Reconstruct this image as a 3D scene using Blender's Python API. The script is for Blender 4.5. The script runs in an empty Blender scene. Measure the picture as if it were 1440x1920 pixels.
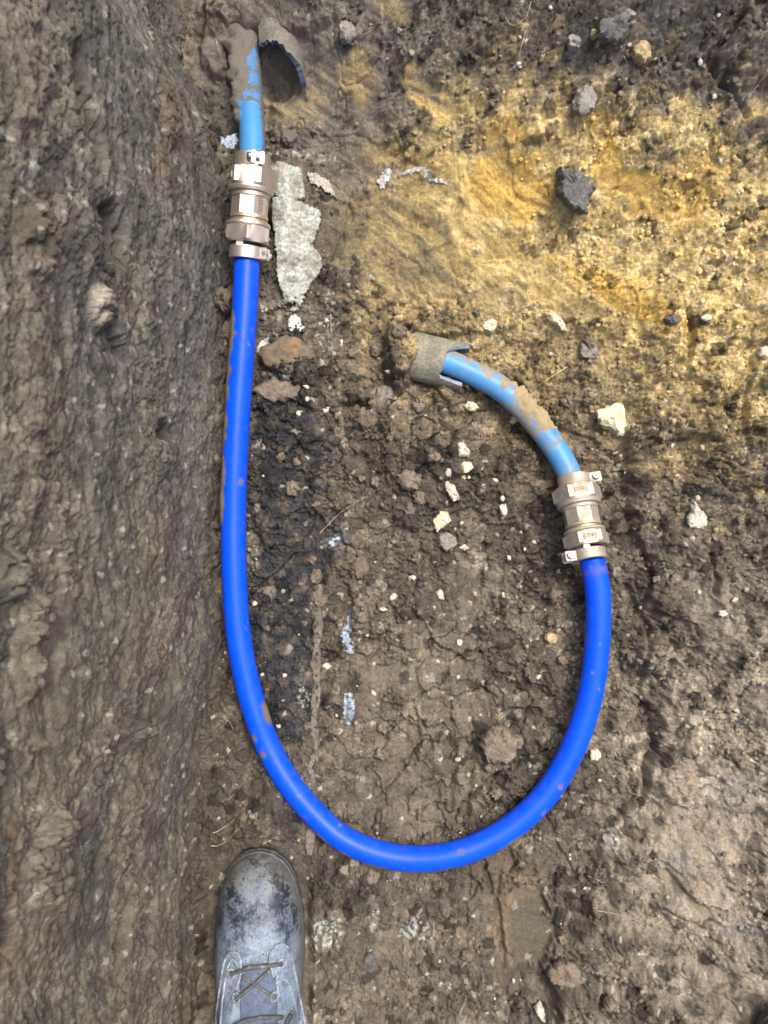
import bpy, math, random
import numpy as np
from mathutils import Vector, Matrix

sc = bpy.context.scene
random.seed(7)
RNG = np.random.default_rng(11)

# ------------------------------------------------------------------ camera
H = 1.10                                   # phone height above the trench floor (m)
F = 1598.0                                 # focal length in photo pixels (1440 x 1920)
cam = bpy.data.cameras.new('camera')
cam_o = bpy.data.objects.new('camera', cam)
sc.collection.objects.link(cam_o)
cam_o.location = (0, 0, H)
cam.sensor_fit = 'VERTICAL'
cam.sensor_height = 24
cam.lens = 24 * F / 1920
cam.clip_start = 0.02
cam.clip_end = 100
cam.dof.use_dof = True
cam.dof.focus_distance = 1.06
cam.dof.aperture_fstop = 5.0
sc.camera = cam_o

# ------------------------------------------------------------------ light
SUN_EL, SUN_AZ = math.radians(66), math.radians(38)   # azimuth clockwise from +Y
wd = bpy.data.worlds.new('World')
sc.world = wd
wd.use_nodes = True
nt = wd.node_tree
bg = nt.nodes['Background']
sky = nt.nodes.new('ShaderNodeTexSky')
sky.sky_type = 'NISHITA'
sky.sun_disc = False
sky.sun_elevation = SUN_EL
sky.sun_rotation = SUN_AZ
sky.dust_density = 6.0
sky.air_density = 1.0
sky.ozone_density = 0.6
nt.links.new(sky.outputs[0], bg.inputs[0])
bg.inputs[1].default_value = 0.13
sl = bpy.data.lights.new('sun', 'SUN')
sl.energy = 1.5
sl.angle = math.radians(22)
sl.color = (1.0, 0.95, 0.86)
so = bpy.data.objects.new('sun', sl)
sc.collection.objects.link(so)
sdir = Vector((math.sin(SUN_AZ) * math.cos(SUN_EL), math.cos(SUN_AZ) * math.cos(SUN_EL), math.sin(SUN_EL)))
so.rotation_euler = sdir.to_track_quat('Z', 'Y').to_euler()
so.location = sdir * 5
sc.view_settings.view_transform = 'Standard'
sc.view_settings.look = 'None'
sc.view_settings.exposure = 1.16
sc.view_settings.gamma = 1.0
sc.view_settings.use_curve_mapping = False

# ------------------------------------------------------------------ helpers
def W(px, py, z=0.0):
    d = (H - z) / F
    return np.array([(px - 720) * d, (960 - py) * d, z])

def PX(x, y, z):
    return 720 + x * F / (H - z), 960 - y * F / (H - z)

def sstep(a, b, x):
    t = np.clip((x - a) / (b - a), 0, 1)
    return t * t * (3 - 2 * t)

def _hash(ix, iy, seed):
    h = (ix.astype(np.uint32) * np.uint32(374761393) + iy.astype(np.uint32) * np.uint32(668265263)
         + np.uint32((seed * 2246822519) & 0xffffffff))
    h = (h ^ (h >> np.uint32(13))) * np.uint32(1274126177)
    h = (h ^ (h >> np.uint32(16))) * np.uint32(2246822519)
    return h ^ (h >> np.uint32(15))

def h01(ix, iy, seed):
    return _hash(ix, iy, seed).astype(np.float32) / np.float32(4294967295.0)

def perlin(x, y, seed=0):
    x = np.asarray(x, np.float32); y = np.asarray(y, np.float32)
    x0 = np.floor(x).astype(np.int32); y0 = np.floor(y).astype(np.int32)
    fx = x - x0; fy = y - y0
    u = fx * fx * fx * (fx * (fx * 6 - 15) + 10); v = fy * fy * fy * (fy * (fy * 6 - 15) + 10)
    def g(ix, iy, dx, dy):
        a = h01(ix, iy, seed) * np.float32(6.2831853)
        return np.cos(a) * dx + np.sin(a) * dy
    n00 = g(x0, y0, fx, fy); n10 = g(x0 + 1, y0, fx - 1, fy)
    n01 = g(x0, y0 + 1, fx, fy - 1); n11 = g(x0 + 1, y0 + 1, fx - 1, fy - 1)
    a = n00 + u * (n10 - n00); b = n01 + u * (n11 - n01)
    return (a + v * (b - a)) * np.float32(1.5)

def fbm(x, y, seed=0, oct=4, gain=0.5):
    s = 0; a = 1.0; f = 1.0
    for i in range(oct):
        s = s + a * perlin(x * f, y * f, seed + i * 17)
        a *= gain; f *= 2.03
    return s

def crumbs(x, y, size, seed, keep=1.0, tilt=0.9):
    """angular clods: nearest-cell facets with random height and tilt and dark joints between them.
    returns height 0..1, random id 0..1, joint distance"""
    X = x / size; Y = y / size
    X = X + 0.28 * perlin(X * 1.7, Y * 1.7, seed + 5); Y = Y + 0.28 * perlin(X * 1.7 + 31.7, Y * 1.7, seed + 6)
    cx = np.floor(X).astype(np.int32); cy = np.floor(Y).astype(np.int32)
    F1 = np.full(X.shape, 9, np.float32); F2 = F1.copy()
    ID = np.zeros(X.shape, np.float32); DX = ID.copy(); DY = ID.copy(); I2 = ID.copy(); I3 = ID.copy()
    for i in (-1, 0, 1):
        for j in (-1, 0, 1):
            ax = cx + i; ay = cy + j
            hx = h01(ax, ay, seed); hy = h01(ax, ay, seed + 1)
            dx = X - (ax + 0.1 + 0.8 * hx); dy = Y - (ay + 0.1 + 0.8 * hy)
            hi = h01(ax, ay, seed + 2)
            d = np.sqrt(dx * dx + dy * dy) * (0.75 + 0.6 * hi)
            m = d < F1
            F2 = np.where(m, F1, np.minimum(F2, d))
            F1 = np.where(m, d, F1)
            ID = np.where(m, hi, ID); DX = np.where(m, dx, DX); DY = np.where(m, dy, DY)
            I2 = np.where(m, hx, I2); I3 = np.where(m, hy, I3)
    e = F2 - F1
    dome = np.sqrt(np.clip(1 - (F1 / 0.85) ** 2, 0, 1))
    h = (0.25 + 0.5 * I2 * (0.6 + 0.4 * dome) + tilt * ((I3 - 0.5) * DX + (ID - 0.5) * DY) + 0.35 * dome) * sstep(0.0, 0.22, e)
    if keep < 1:
        k = (h01((ID * 9999).astype(np.int32), (I2 * 9999).astype(np.int32), seed + 9) < keep)
        h = h * k; 
    return np.clip(h, 0, 1.3), ID, e

class Grid:
    """heights on a rectilinear grid, looked up bilinearly"""
    def __init__(s, xs, ys, Z): s.xs, s.ys, s.Z = xs, ys, Z
    def __call__(s, x, y):
        x = np.asarray(x, float); y = np.asarray(y, float)
        i = np.clip(np.searchsorted(s.xs, x) - 1, 0, len(s.xs) - 2); j = np.clip(np.searchsorted(s.ys, y) - 1, 0, len(s.ys) - 2)
        u = np.clip((x - s.xs[i]) / (s.xs[i + 1] - s.xs[i]), 0, 1); v = np.clip((y - s.ys[j]) / (s.ys[j + 1] - s.ys[j]), 0, 1)
        Z = s.Z
        return (Z[j, i] * (1 - u) + Z[j, i + 1] * u) * (1 - v) + (Z[j + 1, i] * (1 - u) + Z[j + 1, i + 1] * u) * v

def link(o, parent=None):
    sc.collection.objects.link(o)
    if parent is not None: o.parent = parent
    return o

def tag(o, label=None, cat=None, group=None, kind=None):
    if label: o['label'] = label
    if cat: o['category'] = cat
    if group: o['group'] = group
    if kind: o['kind'] = kind
    return o

def mesh_np(name, V, Fc, mat=None, smooth=True, col=None, parent=None, extra=None, angle=None):
    me = bpy.data.meshes.new(name)
    V = np.asarray(V, np.float32)
    if isinstance(Fc, np.ndarray):
        k = Fc.shape[1]; n = len(Fc)
        me.vertices.add(len(V)); me.vertices.foreach_set('co', V.ravel())
        me.loops.add(n * k); me.loops.foreach_set('vertex_index', Fc.astype(np.int32).ravel())
        me.polygons.add(n); me.polygons.foreach_set('loop_start', np.arange(0, n * k, k, dtype=np.int32))
        me.update(calc_edges=True)
    else:
        me.from_pydata(V.tolist(), [], Fc)
        me.update()
    if smooth: me.polygons.foreach_set('use_smooth', np.ones(len(me.polygons), bool))
    if angle is not None: me.set_sharp_from_angle(angle=math.radians(angle))
    if col is not None:
        a = me.attributes.new('Col', 'FLOAT_COLOR', 'POINT')
        c4 = np.ones((len(V), 4), np.float32); c4[:, :3] = col
        a.data.foreach_set('color', c4.ravel())
    for k2, v2 in (extra or {}).items():
        a = me.attributes.new(k2, 'FLOAT', 'POINT'); a.data.foreach_set('value', np.asarray(v2, np.float32).ravel())
    if mat is not None: me.materials.append(mat)
    me.validate(clean_customdata=False)
    return link(bpy.data.objects.new(name, me), parent)

def grid_faces(nu, nv, wrap=False):
    """quads for vertices laid out [v][u]"""
    u = np.arange(nu if wrap else nu - 1); v = np.arange(nv - 1)
    U, Vv = np.meshgrid(u, v)
    U2 = (U + 1) % nu
    return np.stack([Vv * nu + U, Vv * nu + U2, (Vv + 1) * nu + U2, (Vv + 1) * nu + U], -1).reshape(-1, 4)

# ------------------------------------------------------------------ materials
def new_mat(name):
    m = bpy.data.materials.new(name); m.use_nodes = True
    return m, m.node_tree, m.node_tree.nodes['Principled BSDF']

def N(nt, t, **kw):
    n = nt.nodes.new(t)
    for k, v in kw.items():
        if k in n.inputs: n.inputs[k].default_value = v
        else: setattr(n, k, v)
    return n

def noise(nt, scale, detail=4, rough=0.6, coord=None):
    n = N(nt, 'ShaderNodeTexNoise'); n.inputs['Scale'].default_value = scale
    n.inputs['Detail'].default_value = detail; n.inputs['Roughness'].default_value = rough
    if coord is not None: nt.links.new(coord, n.inputs['Vector'])
    return n

def ramp(nt, src, stops):
    r = N(nt, 'ShaderNodeValToRGB')
    e = r.color_ramp.elements
    while len(e) < len(stops): e.new(0.5)
    for q, (p, c) in zip(e, stops):
        q.position = p; q.color = (c, c, c, 1) if not hasattr(c, '__len__') else (*c, 1)
    nt.links.new(src, r.inputs[0]); return r

def mixc(nt, fac, a, b, mode='MIX'):
    m = N(nt, 'ShaderNodeMix', data_type='RGBA', blend_type=mode)
    for sock, val in ((0, fac), (6, a), (7, b)):
        if hasattr(val, 'is_linked') or hasattr(val, 'links'): nt.links.new(val, m.inputs[sock])
        elif hasattr(val, '__len__'): m.inputs[sock].default_value = (*val, 1)
        else: m.inputs[sock].default_value = val
    return m.outputs[2]

def bump(nt, b, h, strength=0.5, dist=0.001):
    n = N(nt, 'ShaderNodeBump'); n.inputs['Strength'].default_value = strength; n.inputs['Distance'].default_value = dist
    nt.links.new(h, n.inputs['Height']); nt.links.new(n.outputs[0], b.inputs['Normal']); return n

def soil_material():
    m, nt, b = new_mat('damp_soil')
    at = N(nt, 'ShaderNodeAttribute', attribute_name='Col')
    geo = N(nt, 'ShaderNodeNewGeometry')
    n1 = noise(nt, 900, 5, 0.7, geo.outputs['Position']); n2 = noise(nt, 260, 4, 0.65, geo.outputs['Position'])
    r1 = ramp(nt, n1.outputs[0], [(0.28, 0.45), (0.5, 1.0), (0.72, 1.7)])
    r2 = ramp(nt, n2.outputs[0], [(0.3, 0.72), (0.5, 1.0), (0.7, 1.3)])
    c = mixc(nt, 1.0, at.outputs[0], r1.outputs[0], 'MULTIPLY')
    c = mixc(nt, 1.0, c, r2.outputs[0], 'MULTIPLY')
    nt.links.new(c, b.inputs['Base Color'])
    wet = N(nt, 'ShaderNodeAttribute', attribute_name='wet')
    mr = N(nt, 'ShaderNodeMapRange'); mr.inputs['To Min'].default_value = 0.85; mr.inputs['To Max'].default_value = 0.42
    nt.links.new(wet.outputs[2], mr.inputs['Value']); nt.links.new(mr.outputs[0], b.inputs['Roughness'])
    b.inputs['Specular IOR Level'].default_value = 0.35
    ad = N(nt, 'ShaderNodeMath', operation='ADD'); nt.links.new(n1.outputs[0], ad.inputs[0]); nt.links.new(n2.outputs[0], ad.inputs[1])
    bump(nt, b, ad.outputs[0], 0.85, 0.0021)
    return m
SOIL = soil_material()

def stone_material(name, c1, c2, scale=120, rough=0.8, dirt=(0.13, 0.10, 0.07), dirt_amt=0.35, bd=0.0012):
    m, nt, b = new_mat(name)
    geo = N(nt, 'ShaderNodeNewGeometry')
    n1 = noise(nt, scale, 5, 0.65, geo.outputs['Position']); n2 = noise(nt, scale * 4, 4, 0.6, geo.outputs['Position'])
    n3 = noise(nt, scale * 0.7, 6, 0.7, geo.outputs['Position'])
    f = ramp(nt, n1.outputs[0], [(0.36, 0.0), (0.62, 1.0)])
    c = mixc(nt, f.outputs[0], c1, c2)
    d = ramp(nt, n3.outputs[0], [(0.62 - dirt_amt * 0.3, 0.0), (0.68, 1.0)])
    c = mixc(nt, d.outputs[0], c, dirt)
    v = ramp(nt, n2.outputs[0], [(0.3, 0.7), (0.7, 1.25)])
    c = mixc(nt, 1.0, c, v.outputs[0], 'MULTIPLY')
    nt.links.new(c, b.inputs['Base Color'])
    b.inputs['Roughness'].default_value = rough
    bump(nt, b, n2.outputs[0], 0.6, bd)
    return m

M_CREAM = stone_material('cream_stone', (0.48, 0.44, 0.285), (0.58, 0.55, 0.42), 90, 0.8, (0.35, 0.28, 0.14), 0.35)
M_CHALK = stone_material('chalk', (0.38, 0.365, 0.305), (0.53, 0.51, 0.435), 150, 0.85, (0.25, 0.2, 0.14), 0.35)
M_YSTONE = stone_material('yellow_stone', (0.50, 0.44, 0.27), (0.60, 0.55, 0.40), 120, 0.8, (0.18, 0.14, 0.09), 0.3)
M_DARK = stone_material('dark_stone', (0.055, 0.055, 0.055), (0.11, 0.11, 0.105), 160, 0.75, (0.30, 0.27, 0.2), 0.1)
M_PURPLE = stone_material('purple_pebble', (0.075, 0.062, 0.062), (0.10, 0.085, 0.08), 90, 0.7, (0.09, 0.075, 0.06), 0.2)
M_RUST = stone_material('rusty_stone', (0.095, 0.080, 0.060), (0.19, 0.125, 0.062), 30, 0.95, (0.095, 0.08, 0.062), 0.7, 0.0025)
M_GREY = stone_material('grey_stone', (0.16, 0.15, 0.135), (0.24, 0.225, 0.2), 110, 0.85, (0.12, 0.1, 0.075), 0.4)
M_CLOD = stone_material('brown_clod', (0.11, 0.085, 0.062), (0.19, 0.155, 0.115), 110, 0.92, (0.08, 0.066, 0.05), 0.4, 0.002)
M_OCLOD = stone_material('ochre_clod', (0.30, 0.22, 0.11), (0.42, 0.34, 0.2), 110, 0.9, (0.2, 0.15, 0.08), 0.4, 0.002)
M_SLATE = stone_material('mottled_board', (0.23, 0.24, 0.215), (0.44, 0.47, 0.435), 210, 0.75, (0.145, 0.122, 0.093), 0.58, 0.0018)
M_SLATE.node_tree.nodes['Noise Texture.002'].inputs['Scale'].default_value = 52
M_PAPER = stone_material('grey_paper', (0.30, 0.27, 0.235), (0.38, 0.35, 0.31), 140, 0.85, (0.2, 0.17, 0.14), 0.3)
M_WHITE = stone_material('white_film', (0.42, 0.42, 0.40), (0.58, 0.585, 0.58), 130, 0.55, (0.25, 0.2, 0.15), 0.35)
M_BLUEF = stone_material('pale_blue_film', (0.21, 0.265, 0.33), (0.33, 0.41, 0.50), 160, 0.6, (0.14, 0.12, 0.10), 0.42)
M_ROOT = stone_material('root_fibre', (0.26, 0.21, 0.15), (0.42, 0.36, 0.27), 80, 0.8)
M_STRAW = stone_material('straw', (0.48, 0.38, 0.17), (0.58, 0.48, 0.24), 80, 0.7, (0.3, 0.2, 0.1), 0.1)
M_STRIP = stone_material('buried_edge', (0.10, 0.088, 0.070), (0.175, 0.15, 0.12), 60, 0.8, (0.10, 0.085, 0.07), 0.42)

def pipe_material(name, col, mudcol, rough=0.32, spec=0.5):
    m, nt, b = new_mat(name)
    at = N(nt, 'ShaderNodeAttribute', attribute_name='mud')
    geo = N(nt, 'ShaderNodeNewGeometry')
    n1 = noise(nt, 95, 9, 0.72, geo.outputs['Position']); n2 = noise(nt, 600, 4, 0.6, geo.outputs['Position'])
    n0 = noise(nt, 25, 4, 0.6, geo.outputs['Position'])
    s = N(nt, 'ShaderNodeMath', operation='ADD'); nt.links.new(n1.outputs[0], s.inputs[0]); nt.links.new(at.outputs[2], s.inputs[1])
    f = ramp(nt, s.outputs[0], [(0.76, 0.0), (0.86, 1.0)])
    film = ramp(nt, s.outputs[0], [(0.55, 0.0), (0.82, 0.7)])      # thin dried film round each smear
    v = ramp(nt, n2.outputs[0], [(0.3, 0.75), (0.7, 1.25)])
    mc = mixc(nt, 1.0, mudcol, v.outputs[0], 'MULTIPLY')
    hue = ramp(nt, n0.outputs[0], [(0.3, 0.9), (0.7, 1.08)])
    pc = mixc(nt, 1.0, col, hue.outputs[0], 'MULTIPLY')
    gate = N(nt, 'ShaderNodeMath', operation='MULTIPLY', use_clamp=True); nt.links.new(film.outputs[0], gate.inputs[0])
    g2 = N(nt, 'ShaderNodeMath', operation='MULTIPLY', use_clamp=True); nt.links.new(at.outputs[2], g2.inputs[0]); g2.inputs[1].default_value = 3.0
    nt.links.new(g2.outputs[0], gate.inputs[1])
    c = mixc(nt, gate.outputs[0], pc, mudcol)
    c = mixc(nt, f.outputs[0], c, mc)
    nt.links.new(c, b.inputs['Base Color'])
    rr = N(nt, 'ShaderNodeMapRange'); rr.inputs['To Min'].default_value = rough; rr.inputs['To Max'].default_value = 0.9
    nt.links.new(f.outputs[0], rr.inputs['Value']); nt.links.new(rr.outputs[0], b.inputs['Roughness'])
    b.inputs['Specular IOR Level'].default_value = spec
    mm = N(nt, 'ShaderNodeMath', operation='MULTIPLY'); nt.links.new(n2.outputs[0], mm.inputs[0]); nt.links.new(f.outputs[0], mm.inputs[1])
    bump(nt, b, mm.outputs[0], 0.6, 0.0015)
    return m
M_BLUE = pipe_material('cobalt_plastic', (0.0, 0.062, 0.68), (0.14, 0.115, 0.088), 0.40, 0.22)
M_LBLUE = pipe_material('light_blue_plastic', (0.045, 0.215, 0.46), (0.30, 0.235, 0.135), 0.42, 0.3)
M_LBLUE2 = pipe_material('weathered_blue_plastic', (0.045, 0.205, 0.46), (0.115, 0.105, 0.093), 0.42, 0.3)

def metal_material(name, c1, c2, rough=0.38, metallic=0.75):
    m, nt, b = new_mat(name)
    geo = N(nt, 'ShaderNodeNewGeometry')
    n1 = noise(nt, 60, 5, 0.65, geo.outputs['Position']); n2 = noise(nt, 1500, 3, 0.6, geo.outputs['Position'])
    f = ramp(nt, n1.outputs[0], [(0.4, 0.0), (0.66, 1.0)])
    nt.links.new(mixc(nt, f.outputs[0], c1, c2), b.inputs['Base Color'])
    b.inputs['Metallic'].default_value = metallic
    r = ramp(nt, n1.outputs[0], [(0.3, rough - 0.06), (0.7, rough + 0.16)])
    nt.links.new(r.outputs[0], b.inputs['Roughness'])
    bump(nt, b, n2.outputs[0], 0.35, 0.0006)
    return m
M_GUN = metal_material('gunmetal', (0.60, 0.535, 0.475), (0.50, 0.435, 0.38), 0.34, 0.84)
M_GUN2 = metal_material('dusty_gunmetal', (0.42, 0.385, 0.325), (0.29, 0.255, 0.20), 0.55, 0.62)
M_GRIME = metal_material('grimy_gunmetal', (0.34, 0.30, 0.25), (0.24, 0.205, 0.165), 0.6, 0.5)
M_BRASS = metal_material('brass', (0.62, 0.47, 0.22), (0.5, 0.37, 0.18), 0.3, 0.85)
M_ZINC = metal_material('zinc', (0.34, 0.38, 0.45), (0.26, 0.29, 0.35), 0.25, 0.95)

M_DUCT = stone_material('muddy_duct', (0.165, 0.160, 0.122), (0.215, 0.205, 0.155), 60, 0.75, (0.13, 0.115, 0.085), 0.42, 0.0016)
M_DUCTG = stone_material('mud_grey', (0.105, 0.097, 0.086), (0.145, 0.135, 0.12), 60, 0.7, (0.085, 0.076, 0.064), 0.4, 0.002)
M_CUT = stone_material('cut_plastic', (0.13, 0.17, 0.25), (0.25, 0.28, 0.35), 220, 0.7, (0.14, 0.13, 0.12), 0.25, 0.0008)
M_CUTD = stone_material('dark_cut_plastic', (0.04, 0.055, 0.11), (0.085, 0.105, 0.17), 220, 0.7, (0.08, 0.08, 0.08), 0.25, 0.0008)

# ------------------------------------------------------------------ terrain: floor and bank
BASE = np.array([(318, -400), (326, 0), (335, 100), (392, 230), (418, 480), (415, 700), (408, 1000), (408, 1200), (394, 1400), (384, 1600), (390, 1920), (395, 2600)], float)
BX = (BASE[:, 0] - 720) * H / F; BY = (960 - BASE[:, 1]) * H / F
def wall_base(y): return np.interp(y, BY[::-1], BX[::-1])

TOE = np.array([(250, -150), (400, 60), (530, 190), (650, 390), (745, 540), (900, 605), (1090, 690), (1190, 850), (1195, 1100), (1212, 1480), (1075, 1720), (1015, 1920), (1000, 3500)], float)
TX = (TOE[:, 0] - 720) * H / F; TY = (960 - TOE[:, 1]) * H / F

def toe_dist(x, y):
    best = np.full(x.shape, 1e9, np.float32); sg = np.zeros(x.shape, np.float32)
    for k in range(len(TX) - 1):
        ax, ay, bx, by = TX[k], TY[k], TX[k + 1], TY[k + 1]
        ux, uy = bx - ax, by - ay; L2 = ux * ux + uy * uy
        t = np.clip(((x - ax) * ux + (y - ay) * uy) / L2, 0, 1)
        dx = x - ax - t * ux; dy = y - ay - t * uy
        d = np.sqrt(dx * dx + dy * dy)
        s = np.sign(-(ux * dy - uy * dx)) * -1          # left of travel = bank
        m = d < best
        best = np.where(m, d, best); sg = np.where(m, s, sg)
    return best * sg

def macro(x, y):
    d = toe_dist(x, y)
    d = d + 0.026 * fbm(x * 17, y * 17, 91, 4) * (1 - 0.72 * sstep(0.10, 0.24, y))
    up = sstep(0.02, 0.30, y)                              # the head of the trench is steeper than its right side
    a = 0.34 + 0.38 * up
    soft = 0.018
    z = a * soft * np.logaddexp(0, d / soft)
    z = z + 0.022 * sstep(-0.010, 0.022, d) * (1 - up)      # broken step along the foot of the right side
    z = np.where(z > 0.62, 0.62 + (0.80 - 0.62) * (1 - np.exp(-(z - 0.62) / 0.18)), z)
    z = z + 0.030 * sstep(-0.15, -0.5, y) * sstep(0.45, 0.1, x)
    z = z + 0.8 * sstep(-1.6, -2.6, y)
    z = z + 0.010 * fbm(x * 7, y * 7, 3, 3)
    z = z - 0.022 * np.exp(-(((x - 0.16) / 0.09) ** 2 + ((y + 0.05) / 0.14) ** 2))
    return z

def axis(a, b, step, lo, hi):
    fine = np.arange(a, b + step / 2, step)
    left = []; s = step; p = a
    while p > lo: s *= 1.12; p -= s; left.append(p)
    right = []; s = step; p = fine[-1]
    while p < hi: s *= 1.12; p += s; right.append(p)
    return np.array(left[::-1] + fine.tolist() + right)

xs = axis(-0.285, 0.475, 0.00119, -0.34, 4.0)
ys = axis(-0.63, 0.645, 0.00119, -4.0, 4.0)
X, Y = np.meshgrid(xs.astype(np.float32), ys.astype(np.float32))
Zm = macro(X, Y).astype(np.float32)
PXg, PYg = PX(X, Y, Zm)                                    # photo coordinates, only to say where each kind of soil lies

def blob(px, py, cx, cy, rx, ry, rot=0, soft=0.35, wob=None):
    c, s = math.cos(math.radians(rot)), math.sin(math.radians(rot))
    dx = (px - cx); dy = (py - cy)
    u = (dx * c + dy * s) / rx; v = (-dx * s + dy * c) / ry
    r = np.sqrt(u * u + v * v)
    if wob is not None: r = r + wob
    return sstep(1 + soft, 1 - soft, r)

w1 = 0.45 * fbm(X * 22, Y * 22, 201, 4)
w2 = 0.35 * fbm(X * 60, Y * 60, 231, 4)
wob = w1 + w2
B = lambda *a, **k: blob(PXg, PYg, *a, wob=wob, **k)

# where the digger smeared the clay smooth
smear = np.clip(B(800, 430, 200, 140, 25) + B(930, 340, 120, 110, 35) * 0.8  + B(1190, 360, 70, 45, 40) + B(1000, 540, 130, 40, 12)
                + B(600, 190, 110, 120, 0) * 0.8 + B(650, 300, 110, 60, 0) * 0.7 + B(735, 20, 60, 30, 45) + B(810, 180, 80, 24, 50)
                + B(990, 1735, 44, 78, -4, soft=0.2) + B(925, 1640, 60, 80, 30) * 0.8 + B(690, 1290, 45, 120, 0) * 0.5 + B(1330, 1540, 120, 130, 0) * 0.7
                + B(830, 1250, 90, 130, 10) * 0.55 + B(720, 1500, 120, 80, 0) * 0.5 + B(1250, 1720, 120, 90, 30) * 0.5 + B(680, 1790, 110, 70) * 0.45
                + B(500, 110, 130, 110) + B(1360, 1150, 60, 60) * 0.6 + B(1350, 1860, 90, 80) * 0.6, 0, 1)
crumbly = np.clip(1.0 - smear * 0.9 + 0.25 * fbm(X * 9, Y * 9, 77, 3), 0.06, 1.15)

def streaks(ang, seed, f=90, ratio=9, o=4):
    c, s = math.cos(ang), math.sin(ang)
    return fbm((X * c + Y * s) * f / ratio, (-X * s + Y * c) * f, seed, o)
st1 = streaks(math.radians(-38), 301); st2 = streaks(math.radians(90), 307, 110, 10); st3 = streaks(math.radians(-12), 311, 140, 14)
topw = sstep(700, 500, PYg)
st = st1 * topw + st2 * (1 - topw)
spade = blob(PXg, PYg, 990, 1735, 44, 82, -6, 0.06, 0.12 * w2 + 0.25 * np.maximum(0, fbm(X * 60, Y * 60, 95, 3)))
st = st * (1 - spade) + st3 * 0.45 * spade

c60, id60, e60 = crumbs(X, Y, 0.052, 401, 0.55)
c26, id26, e26 = crumbs(X, Y, 0.023, 411, 0.8)
c11, id11, e11 = crumbs(X, Y, 0.0105, 421, 0.9)
c5, id5, e5 = crumbs(X, Y, 0.0052, 431, 1.0, 1.2)
patch = sstep(-0.25, 0.35, fbm(X * 16, Y * 16, 55, 4))
rough = crumbly * (0.22 + 0.78 * patch)
big = 1 - 0.55 * topw
dz = rough * (0.0085 * c60 * big + 0.0075 * c26 * big + 0.0053 * c11) + 0.0026 * (1 + 0.35 * topw) * c5 * np.clip(crumbly, 0.15, 1)
dz += smear * (0.0028 * st) + 0.0030 * fbm(X * 45, Y * 45, 61, 5, 0.55) + 0.0007 * fbm(X * 300, Y * 300, 65, 2)
dz = dz * (1 - 0.35 * topw)
# long cracks and torn edges
cr = np.abs(perlin(X * 17 + 0.5 * w1, Y * 17 + 0.6 * w1, 71)); crm = sstep(0.05, 0.4, perlin(X * 5, Y * 5, 72))
dz -= 0.010 * crm * sstep(0.045, 0.0, cr) * (1 - 0.6 * topw)
cr2 = np.abs(perlin(X * 42 + 0.6 * w2, Y * 42 + 0.6 * w1, 73))
dz -= 0.0035 * (1 - 0.9 * np.clip(smear, 0, 1)) * sstep(0.05, 0.0, cr2) * sstep(0.0, 0.3, perlin(X * 9, Y * 9, 74))
# terraces torn by the bucket: plates of clay with a broken lower edge
tr = perlin(X * 11 + 0.4 * w1, Y * 11, 81)
dz += 0.007 * (sstep(-0.02, 0.02, tr + 0.05 * w2) - 0.5) * (1 - 0.5 * topw)
tr2 = perlin(X * 23 + 0.3 * w1, Y * 23 + 0.4 * w2, 83)
dz += 0.0045 * (sstep(-0.02, 0.02, tr2) - 0.5) * (1 - 0.6 * topw)
# straight run of an old trench line beside the pipe, and vertical grooves on the floor
lx = (600 - 720) * H / F + 0.004 * perlin(Y * 9, Y * 0 + 3.3, 85)
floorm = sstep(560, 640, PYg)
dz += 0.0075 * sstep(0.003, -0.003, X - lx) * floorm * sstep(-0.09, -0.05, X - lx)
for gx, y0, y1, dep in ((655, 1050, 1400, 0.004), (845, 1180, 1560, 0.006), (880, 1240, 1600, 0.005), (930, 1560, 1800, 0.007), (905, 980, 1200, 0.005), (950, 1000, 1150, 0.005)):
    q = (gx - 720) * H / F + 0.008 * perlin(Y * 12, Y * 0 + gx * .01, 86)
    dz -= 1.7 * dep * np.exp(-((X - q) / 0.0026) ** 2) * np.clip(0.7 + w1, 0.1, 1.2) * sstep(y0, y0 + 80, PYg) * sstep(y1, y1 - 80, PYg)
# deep open fissures
def fissure(pts, width, depth):
    global dz
    P = np.array(pts, float)
    best = np.full(X.shape, 1e9, np.float32)
    for k in range(len(P) - 1):
        ux, uy = P[k + 1] - P[k]; L2 = ux * ux + uy * uy
        t = np.clip(((PXg - P[k, 0]) * ux + (PYg - P[k, 1]) * uy) / L2, 0, 1)
        best = np.minimum(best, np.hypot(PXg - P[k, 0] - t * ux, PYg - P[k, 1] - t * uy))
    best = best + 5 * w2 + 6 * w1
    dz = dz - depth * sstep(width, width * 0.3, best)
fissure([(1290, 580), (1295, 620), (1290, 690)], 7, 0.012)
fissure([(1400, -10), (1372, 60), (1330, 105)], 8, 0.012)
fissure([(1325, 115), (1350, 160), (1370, 170), (1400, 215)], 8, 0.012)
fissure([(1195, 1010), (1225, 1090), (1190, 1160)], 8, 0.010)
fissure([(1175, 1100), (1218, 1190), (1190, 1290), (1228, 1390), (1200, 1500), (1140, 1540), (1095, 1640)], 10, 0.012)
fissure([(900, 1600), (932, 1700), (945, 1800)], 7, 0.008)
fissure([(1040, 1640), (1036, 1740), (1030, 1830)], 6, 0.008)
fissure([(1300, 1300), (1270, 1380), (1300, 1420)], 5, 0.006)
fissure([(1240, 1700), (1330, 1740), (1430, 1735)], 5, 0.006)
fissure([(1255, 1240), (1235, 1300), (1262, 1330)], 9, 0.010)
fissure([(1330, 1040), (1342, 1090), (1335, 1110)], 8, 0.012)
fissure([(1215, 1420), (1205, 1480), (1165, 1520)], 11, 0.016)
fissure([(1000, 1800), (1030, 1850), (1040, 1900)], 12, 0.018)
fissure([(1400, 720), (1390, 780), (1400, 830)], 10, 0.012)
fissure([(1165, 820), (1170, 900), (1165, 960)], 14, 0.010)
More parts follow.
